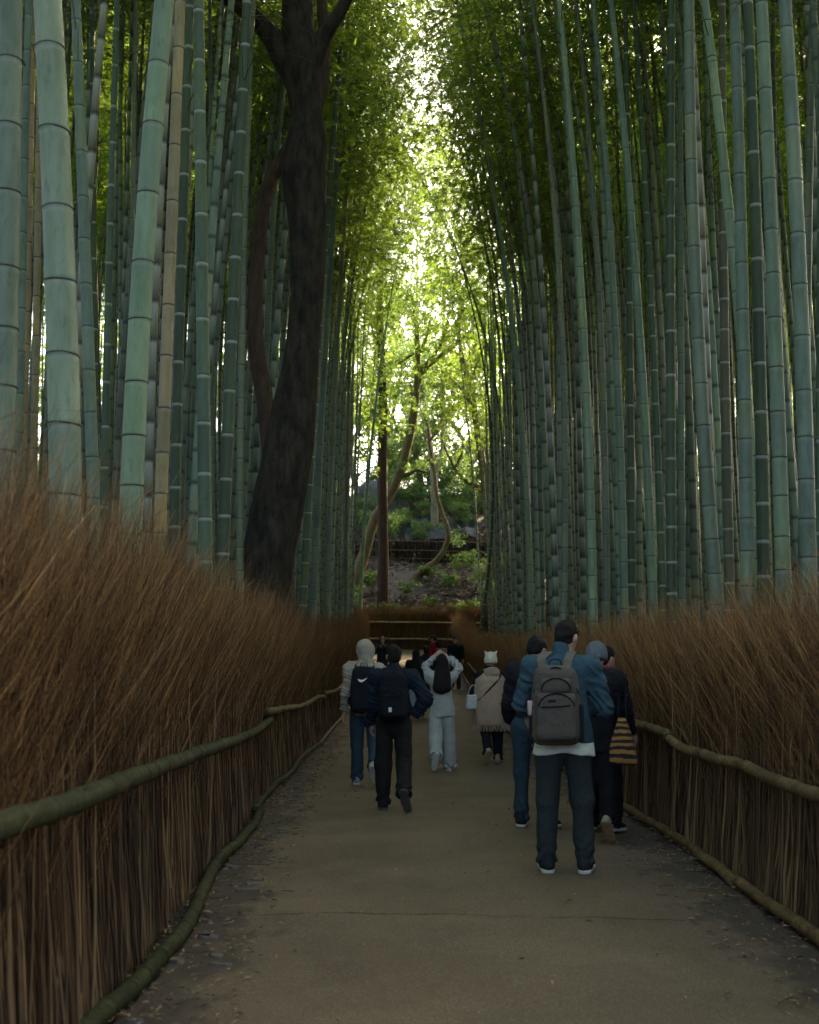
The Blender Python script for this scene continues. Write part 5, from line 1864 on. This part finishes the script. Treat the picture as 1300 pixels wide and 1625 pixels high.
# man in blue with the grey backpack
p1 = person('tall man in teal blue jacket and jeans looking down, wearing grey backpack', xy(889, 8.7), -6, 1.78,
            dict(leg_l=(0, 0, 3, -4), leg_r=(-1, 2, 5, -4), lean=4, nod=24, turn=-28,
                 arm_l=((-0.275, 0.03, 1.13), (-0.12, 0.24, 1.10)), arm_r=((0.285, 0.05, 1.12), (0.10, 0.27, 1.13)),
                 hand_l=dict(palm=(0.5, 0, 1), curl=50), hand_r=dict(palm=(-0.5, 0, 1), curl=50)),
            dict(tops=[dict(c=(0.62, 0.62, 0.54), hem=0.80, loose=1.0, name='shirt', sleeve=0.8, collar=False, flare=1.58), dict(c=(0.034, 0.066, 0.082), hem=0.885, loose=1.12, sleeve=1.12, fz=1.0, flare=1.32, stand=0.07)],
                 trousers=dict(c=(0.027, 0.035, 0.035), wide=1.12), shoes=((0.02, 0.022, 0.025), m_sole), head=[dict(k='short')], broad=1.12), 0.0105, seed=1)
bp, l2, s2 = backpack(p1, 'charcoal grey backpack with arched zips on the man in teal blue', (0.082, 0.070, 0.054), (0.115, 0.10, 0.078), 0.355, 0.55, 0.20, 1.405, 4, dx=-0.045)
pm = ring_mesh('key_charm', l2(-0.18, -0.06, -0.02), (0, 0, 1), 0.018, 0.05, simple('pink_charm', (0.45, 0.30, 0.27), 0.5, 0.3, 60))
link('charm', pm, bp)
for sx in (-1, 1):
    Vq, fq = surf(lambda P: rbox(P, (0, 0, 0), (0.022, 0.075, 0.13), 0.02), (-.06, -.12, -.18), (.06, .12, .18), 0.01)
    link('side_pocket', mesh_np('side_pocket', Vq + l2(sx * 0.168, -0.0, -0.12), fq, cloth((0.014, 0.014, 0.015))), bp)
link('zip', mesh_np('zip', *tubes(np.array([l2(0.102 * math.cos(a), -0.106 - 0.022, 0.10 + 0.085 * math.sin(a)) for a in np.linspace(0.05 * math.pi, 0.95 * math.pi, 20)])[None], np.full((1, 20), 0.006), 6)[:2], cloth((0.012, 0.012, 0.013))), bp)
Vq, fq = surf(lambda P: rbox(P, (0, 0, 0), (0.108, 0.03, 0.050), 0.028), (-.16, -.06, -.1), (.16, .06, .1), 0.01)
link('top_pocket', mesh_np('top_pocket', Vq + l2(0, -0.098, 0.135), fq, cloth((0.082, 0.070, 0.054))), bp)
link('patch', mesh_np('patch', *tubes(np.array([l2(-0.055, -0.151, 0.035), l2(-0.005, -0.151, 0.035)])[None], np.full((1, 2), 0.014), 4, True)[:2], m_black, False), bp)

person('person in black puffy jacket and blue jeans standing beyond the man in teal blue', (1.10, 10.95), -20, 1.70,
       dict(leg_l=(2, 2, 2, 0), leg_r=(-3, 1, 8, 0), lean=5, nod=22, turn=-25, arm_l=(5, 12, 40), arm_r=((0.25, 0.12, 1.15), (0.05, 0.30, 1.12))),
       dict(tops=[dict(c=(0.012, 0.012, 0.013), hem=0.88, loose=1.12, sleeve=1.25)], trousers=dict(c=(0.024, 0.046, 0.060)), shoes=((0.012, 0.016, 0.024), m_sole), head=[dict(k='short')]), 0.014, seed=2)

p3 = person('person in long black coat and grey beanie standing by the striped bag', (1.56, 10.15), -12, 1.52,
            dict(leg_l=(2, 10, 2, 30), leg_r=(-4, 12, 1, 34), lean=5, nod=16, turn=-10, arm_l=(8, 10, 30), arm_r=(12, 8, 45)),
            dict(tops=[dict(c=(0.010, 0.010, 0.011), hem=0.72, loose=1.14, sleeve=1.2, flare=1.05)], trousers=dict(c=(0.008, 0.008, 0.009), wide=1.25), shoes=((0.25, 0.22, 0.17), m_sole_gum),
                 head=[dict(k='short'), dict(k='beanie', c=(0.105, 0.115, 0.118))]), 0.014, seed=3)
p4 = person('person in black coat with dark hair facing the fence, carrying a striped bag', (1.70, 10.75), -28, 1.59,
            dict(leg_l=(1, 2, 2, 0), leg_r=(-1, 3, 3, 0), lean=4, nod=14, turn=-30, arm_l=(12, 8, 40), arm_r=(4, 13, 25)),
            dict(tops=[dict(c=(0.011, 0.011, 0.013), hem=0.70, loose=1.12, sleeve=1.2)], trousers=dict(c=(0.009, 0.009, 0.010), wide=1.2), shoes=((0.03, 0.03, 0.032), m_sole),
                 head=[dict(k='short'), dict(k='scarf', c=(0.16, 0.035, 0.04))]), 0.014, seed=4)

# knitted bag with brown and black bands
m_stripe, nt, bs = mat('striped_knit')
tcn = N(nt, 'ShaderNodeTexCoord')
spn = N(nt, 'ShaderNodeSeparateXYZ')
L(nt, tcn.outputs['Object'], spn.inputs[0])
zz = mth(nt, 'ADD', spn.outputs[2], mth(nt, 'MULTIPLY', noise(nt, tcn.outputs['Object'], 9, 3), 0.05))
band = mth(nt, 'GREATER_THAN', mth(nt, 'FRACT', mth(nt, 'MULTIPLY', mth(nt, 'POWER', mth(nt, 'MAXIMUM', zz, 0.001), 1.25), 21.0)), 0.50)
kn = noise(nt, tcn.outputs['Object'], 190, 2)
L(nt, mix(nt, band, (0.012, 0.011, 0.011), mix(nt, kn, (0.22, 0.095, 0.020), (0.40, 0.19, 0.045))), bs.inputs['Base Color'])
bs.inputs['Roughness'].default_value = 0.95
bump(nt, bs, kn, 0.6, 0.01)
bo = xy(983, 10.05)
root = empty('striped_bag', (*bo, 0.65), R(-15))
tag(root, 'knitted tote bag in orange brown and black bands beside fence rail', 'bag')


def bagf(P):
    t = np.clip(P[:, 2] / 0.40, 0, 1)
    wv = 0.130 - 0.098 * t ** 1.2
    q = P / np.stack([wv / 0.125, np.ones_like(t), np.ones_like(t)], -1)
    return rbox(q, (0, 0, 0.20), (0.125, 0.05, 0.20), 0.045) + 0.010 * wob(P, 12, 6) + 0.005 * wob(P, 34, 7)


V, f = surf(bagf, (-0.2, -0.12, -0.06), (0.2, 0.12, 0.48), 0.010)
link('bag_body', mesh_np('bag_body', V, f, m_stripe), root)
ribbon([(-0.035, 0, 0.36), (-0.03, 0.03, 0.50), (0.0, 0.10, 0.68), (0.02, 0.16, 0.74)], 0.03, 0.012, cloth((0.012, 0.012, 0.013)), 'strap', root, 20, (0, 1, 0))
ribbon([(0.035, 0, 0.36), (0.03, 0.02, 0.50), (0.03, 0.10, 0.68), (0.03, 0.16, 0.74)], 0.03, 0.012, cloth((0.012, 0.012, 0.013)), 'strap', root, 20, (0, 1, 0))

# walker in the beige hooded jacket
p5 = person('walker in cream hooded fleece with hood up, jeans and black backpack', xy(580, 14.7), -2, 1.69,
            dict(leg_l=(6, 2, 2, 0), leg_r=(-16, 34, 5, 10), lean=4, nod=6, turn=0, arm_l=(-6, 13, 14), arm_r=(8, 11, 24)),
            dict(tops=[dict(c=(0.31, 0.26, 0.19), hem=0.86, loose=1.13, sleeve=1.3, fz=1.3)], trousers=dict(c=(0.03, 0.055, 0.075), wide=1.2, flare=1.05), shoes=((0.30, 0.29, 0.26), m_sole),
                 head=[dict(k='hood', c=(0.31, 0.26, 0.19))]), 0.015, seed=5)
bp, l2, s2 = backpack(p5, 'black backpack with white swoosh mark on the cream hooded walker', (0.011, 0.012, 0.015), (0.011, 0.012, 0.015), 0.32, 0.56, 0.17, 1.44, 2, pocket=False)
u = np.linspace(0, 1, 20)
cx = -0.065 + 0.12 * u
cy = 0.028 - 0.055 * np.sin(np.clip(u * 1.25, 0, 1) * math.pi * 0.62) * np.exp(-u * 0.8) * 1.1 + 0.045 * u ** 1.6
thk = 0.017 * np.sin(np.clip(u * 1.0, 0, 1) ** 0.62 * math.pi) + 0.001
Vt = np.array([l2(a, -s2['dp'] / 2 - 0.004 - 0.003, 0.095 + b + t_) for a, b, t_ in zip(cx, cy, thk)] + [l2(a, -s2['dp'] / 2 - 0.004 - 0.003, 0.095 + b - t_ * 0.5) for a, b, t_ in zip(cx, cy, thk)])
Vt = np.concatenate([Vt, Vt + np.array([0, 0.006, 0])])
i = np.arange(19)
q = np.stack([i, i + 1, i + 21, i + 20], -1)
link('logo', mesh_np('logo', Vt, [q[:, ::-1], q + 40], m_white, False), bp)
ribbon([l2(0.155, -0.01, 0.06), l2(0.162, -0.02, 0.02), l2(0.163, -0.02, -0.01)], 0.016, 0.006, simple('lime_tab', (0.5, 0.62, 0.04), 0.6, 0.1, 20, 0), 'tab', bp, 8, (0, 1, 0))

# walker in black
p6 = person('walker all in black with hand on hip and rear foot lifted', xy(625, 12.2), 0, 1.63,
            dict(leg_l=(7, 2, 2, 0), leg_r=(-6, 42, 3, 14), lean=9, nod=4, turn=0, arm_l=(-2, 8, 30), arm_r=((0.36, -0.03, 1.18), (0.22, 0.03, 1.00)),
                 hand_r=dict(dir=(-0.6, 0.3, -0.6), palm=(-0.7, 0.1, 0.2), curl=20)),
            dict(tops=[dict(c=(0.009, 0.014, 0.022), hem=0.90, loose=1.10, sleeve=1.18)], trousers=dict(c=(0.016, 0.015, 0.012), wide=1.25), shoes=((0.014, 0.013, 0.012), m_sole_dark), head=[dict(k='short')], broad=1.08), 0.0115, seed=6)
bp, l2, s2 = backpack(p6, 'black backpack with small pale tag on the walker in black', (0.008, 0.009, 0.011), (0.008, 0.010, 0.013), 0.29, 0.50, 0.16, 1.42, 2)
ribbon([l2(-0.03, -s2['dp'] / 2 - 0.06, -0.12), l2(-0.028, -s2['dp'] / 2 - 0.062, -0.165)], 0.03, 0.004, simple('tag', (0.5, 0.5, 0.42), 0.6, 0.1, 20, 0), 'label_tag', bp, 4)
a6 = p6['J']['anr']
link('boot_tab', ring_mesh('boot_tab', a6 + np.array([0, -0.065, 0.02]), (0, 0, 1), 0.012, 0.014, simple('yellow_tab', (0.5, 0.38, 0.03), 0.6, 0.1, 20, 0)), p6['root'])

# woman in white holding a phone up
p7 = person('woman in white knit and wide pale trousers holding a phone overhead', xy(701, 16.5), 0, 1.56,
            dict(leg_l=(-15, 38, 2, 14), leg_r=(6, 2, 2, 0), lean=1, nod=-12, turn=0, arm_l=((-0.255, 0.13, 1.58), (-0.085, 0.30, 1.76)), arm_r=((0.27, 0.13, 1.56), (0.10, 0.30, 1.72)),
                 hand_l=dict(dir=(0.75, 0.2, 0.5), palm=(0.3, 0.9, -0.2), thumb=(0, 0, -1), curl=30), hand_r=dict(dir=(-0.75, 0.2, 0.5), palm=(-0.3, 0.9, -0.2), thumb=(0, 0, -1), curl=30)),
            dict(tops=[dict(c=(0.32, 0.325, 0.30), hem=0.80, loose=1.16, sleeve=1.15, flare=1.32, fz=1.3)], trousers=dict(c=(0.34, 0.345, 0.31), wide=1.45, flare=1.25), shoes=((0.45, 0.44, 0.40), m_sole),
                 head=[dict(k='long', len=0.30)]), 0.014, seed=7)
hands = (p7['WR']['l'] + p7['WR']['r']) / 2 + np.array([0, 0.05, 0.07])
root = empty('phone', tuple(np.array(p7['root'].location) + hands))
tag(root, 'phone held overhead in both hands by the woman in white', 'phone')


def box_mesh(name, hx, hy_, hz_, m, r=0.008):
    V, f = surf(lambda P: rbox(P, (0, 0, 0), (hx, hy_, hz_), r), (-hx - .02, -hy_ - .02, -hz_ - .02), (hx + .02, hy_ + .02, hz_ + .02), min(0.004, hy_ * 0.9))
    return mesh_np(name, V, f, m)


link('phone_case', box_mesh('phone_case', 0.075, 0.005, 0.037, simple('red_case', (0.22, 0.03, 0.03), 0.5, 0.1, 20, 0), 0.004), root)
link('screen', box_mesh('screen', 0.068, 0.002, 0.032, m_black, 0.001), root, (0, -0.0055, 0))

# woman in the poncho
p8 = person('woman in fringed beige poncho and cream eared beanie walking by the fence', xy(778, 17.7), 4, 1.56,
            dict(leg_l=(-12, 30, 2, 12), leg_r=(5, 2, 2, 0), lean=3, nod=6, turn=-14, arm_l=(4, 22, 40), arm_r=(10, 14, 60)),
            dict(tops=[dict(c=(0.012, 0.012, 0.012), hem=0.86, loose=0.95, sleeve=0.9)], trousers=dict(c=(0.010, 0.010, 0.011), wide=1.2), shoes=((0.30, 0.24, 0.15), m_sole_gum),
                 head=[dict(k='beanie', c=(0.55, 0.50, 0.38), horns=[(-0.06, -0.01, 0.15), (0.06, -0.02, 0.15)]), dict(k='scarf', c=(0.012, 0.012, 0.012)), dict(k='collar', c=(0.29, 0.21, 0.15))]), 0.014, seed=8)
kk = p8['k']
zc, zb = p8['neck'][2], 0.62 * kk
pm_ = cloth((0.36, 0.255, 0.17))


def poncho(P):
    q = P - np.array([p8['chest'][0], p8['chest'][1] - 0.01, 0], np.float32)
    t = np.clip((zc - q[:, 2]) / (zc - zb), 0, 1)
    rad = np.where(t < 0.16, 0.085 + (t / 0.16) ** 0.6 * 0.145, 0.23 + 0.045 * np.sin((t - 0.16) / 0.84 * math.pi * 0.75))
    th_ = np.arctan2(q[:, 1], q[:, 0])
    rad = rad * (1 + 0.05 * np.sin(th_ * 5 + 1) * t + 0.03 * np.sin(th_ * 9 + q[:, 2] * 9) * t)
    d = np.sqrt(q[:, 0] ** 2 + (q[:, 1] * 1.22) ** 2) - rad
    return np.maximum(np.maximum(d * 0.8, zb - q[:, 2]), q[:, 2] - zc - 0.02) + 0.006 * wob(P, 13, 2)


V, f = surf(poncho, (-0.42, -0.42, 0.5), (0.42, 0.42, 1.6), 0.014)
link('poncho', mesh_np('poncho', V, f, pm_), p8['root'])
fr = []
for a in np.linspace(0, 2 * math.pi, 90, endpoint=False):
    rr_ = 0.258 * (1 + 0.05 * math.sin(a * 5 + 1) + 0.03 * math.sin(a * 9 + zb * 9))
    b = np.array([p8['chest'][0] + rr_ * math.cos(a), p8['chest'][1] - 0.01 + rr_ * math.sin(a) / 1.22, zb + 0.015])
    fr.append([b, b + np.array([0.006 * rng.normal(), 0.004 * rng.normal(), -0.05]), b + np.array([0.012 * rng.normal(), 0.008 * rng.normal(), -0.10])])
V, f, _, _ = tubes(np.array(fr), np.full((90, 3), 0.0062) * np.array([1, 1, 0.7]), 5)
link('fringe', mesh_np('fringe', V, f, pm_), p8['root'])
ribbon([p8['chest'] + np.array(v_) for v_ in ((0.13, -0.10, 0.16), (0.10, -0.205, 0.06), (-0.05, -0.225, -0.10), (-0.19, -0.17, -0.24), (-0.23, -0.10, -0.28))], 0.022, 0.008, cloth((0.012, 0.012, 0.013)), 'strap', p8['root'], 30, (0.6, 0, 0.8))

# clear carrier bag on her arm
m_film, nt, bs = mat('pale_plastic_film')
bs.inputs['Base Color'].default_value = (0.42, 0.42, 0.38, 1)
bs.inputs['Roughness'].default_value = 0.22
bs.inputs['Specular IOR Level'].default_value = 0.6
bump(nt, bs, noise(nt, coords(nt), 26, 5), 0.9, 0.03)
b8 = xy(747, 17.6)
root = empty('carrier_bag', (*b8, 0.80), 0.2)
tag(root, 'shiny pale plastic carrier bag hanging beside the beige poncho', 'bag')
V, f = surf(lambda P: rbox(P, (0, 0, 0.12), (0.085, 0.05, 0.115), 0.03) + 0.012 * wob(P, 22, 3), (-0.16, -0.12, -0.06), (0.16, 0.12, 0.32), 0.010)
link('bag_body', mesh_np('bag_body', V, f, m_film), root)
ribbon([(-0.05, 0, 0.22), (-0.01, 0, 0.33), (0.05, 0, 0.36), (0.09, 0, 0.30)], 0.014, 0.006, m_film, 'handle', root, 14, (0, 1, 0))

# people further up the path
V0 = 0.018
person('dark haired person in black jacket and pale blue jeans, half hidden beyond woman in white', xy(660, 29.0), 6, 1.64,
       dict(leg_l=(-10, 18, 2, 8), leg_r=(6, 2, 2, 0), lean=3, nod=2, turn=0, arm_l=(4, 10, 25), arm_r=(10, 14, 40)),
       dict(tops=[dict(c=(0.010, 0.010, 0.011), hem=0.82, loose=1.15, sleeve=1.25)], trousers=dict(c=(0.22, 0.30, 0.34), wide=1.15), shoes=((0.45, 0.48, 0.5), m_sole), head=[dict(k='long', len=0.28)]), V0, seed=9)
person('person in black coat close beside the long haired one, arm around them', xy(677, 30.0), 8, 1.71,
       dict(leg_l=(4, 2, 2, 0), leg_r=(-8, 16, 2, 6), lean=3, nod=4, turn=10, arm_l=((-0.30, 0.04, 1.20), (-0.34, 0.10, 1.32)), arm_r=(4, 10, 20)),
       dict(tops=[dict(c=(0.013, 0.012, 0.012), hem=0.76, loose=1.12, sleeve=1.2)], trousers=dict(c=(0.014, 0.016, 0.02)), shoes=((0.02, 0.02, 0.02), m_sole_dark), head=[dict(k='short')]), V0, seed=10)
person('person in red coat and dark cap standing near the far fence', xy(691, 41.0), 60, 1.80,
       dict(leg_l=STAND, leg_r=(0, 2, 3, 0), lean=2, nod=10, turn=10, arm_l=(20, 10, 60), arm_r=(10, 10, 30)),
       dict(tops=[dict(c=(0.34, 0.20, 0.01), hem=0.74, loose=1.06, name='hem_layer', sleeve=0.8, collar=False), dict(c=(0.27, 0.012, 0.016), hem=0.82, loose=1.22, sleeve=1.3)], trousers=dict(c=(0.012, 0.012, 0.014)), shoes=((0.02, 0.02, 0.02), m_sole_dark),
            head=[dict(k='short'), dict(k='cap', c=(0.03, 0.035, 0.04)), dict(k='collar', c=(0.012, 0.012, 0.012))], face=True), V0, seed=11)
person('man in dark zipped jacket walking toward the camera by the far fence', xy(722, 40.5), 176, 1.74,
       dict(leg_l=(10, 4, 2, 0), leg_r=(-12, 20, 2, 8), lean=2, nod=4, turn=0, arm_l=(4, 12, 50), arm_r=(-4, 12, 45)),
       dict(tops=[dict(c=(0.011, 0.013, 0.016), hem=0.78, loose=1.12, sleeve=1.2)], trousers=dict(c=(0.03, 0.024, 0.019)), shoes=((0.02, 0.02, 0.02), m_sole_dark), head=[dict(k='short')], face=True, broad=1.05), V0, skin=m_skin_b, seed=12)
pA = person('person in dark hood and checked jacket photographing toward the camera', xy(607, 41.0), 184, 1.77,
            dict(leg_l=STAND, leg_r=(0, 2, 3, 0), lean=2, nod=6, turn=0, arm_l=((-0.24, 0.16, 1.22), (-0.07, 0.30, 1.42)), arm_r=((0.24, 0.16, 1.22), (0.07, 0.30, 1.42)),
                 hand_l=dict(dir=(0.4, 0.3, 0.8), palm=(0.6, 0.6, 0)), hand_r=dict(dir=(-0.4, 0.3, 0.8), palm=(-0.6, 0.6, 0))),
            dict(tops=[dict(c=(0.03, 0.033, 0.036), hem=0.80, loose=1.14, sleeve=1.2)], trousers=dict(c=(0.016, 0.022, 0.03)), shoes=((0.02, 0.02, 0.02), m_sole_dark), head=[dict(k='hood', c=(0.010, 0.010, 0.011))], face=True), V0, seed=13)
pr = pA['root']
cpos = (pA['WR']['l'] + pA['WR']['r']) / 2 + np.array([0, 0.04, 0.09])
cw = Matrix.Rotation(pr.rotation_euler[2], 3, 'Z') @ Vector(cpos)
root = empty('camera_device', tuple(np.array(pr.location) + np.array(cw)), pr.rotation_euler[2])
tag(root, 'small black camera held up by the hooded person at far end', 'camera')
link('camera_body', box_mesh('camera_body', 0.065, 0.022, 0.042, m_black, 0.01), root)
link('lens', ring_mesh('lens', (0, 0.04, 0), (0, 1, 0), 0.03, 0.02, simple('lens_ring', (0.25, 0.25, 0.25), 0.3, 0.1, 20, 0)), root)
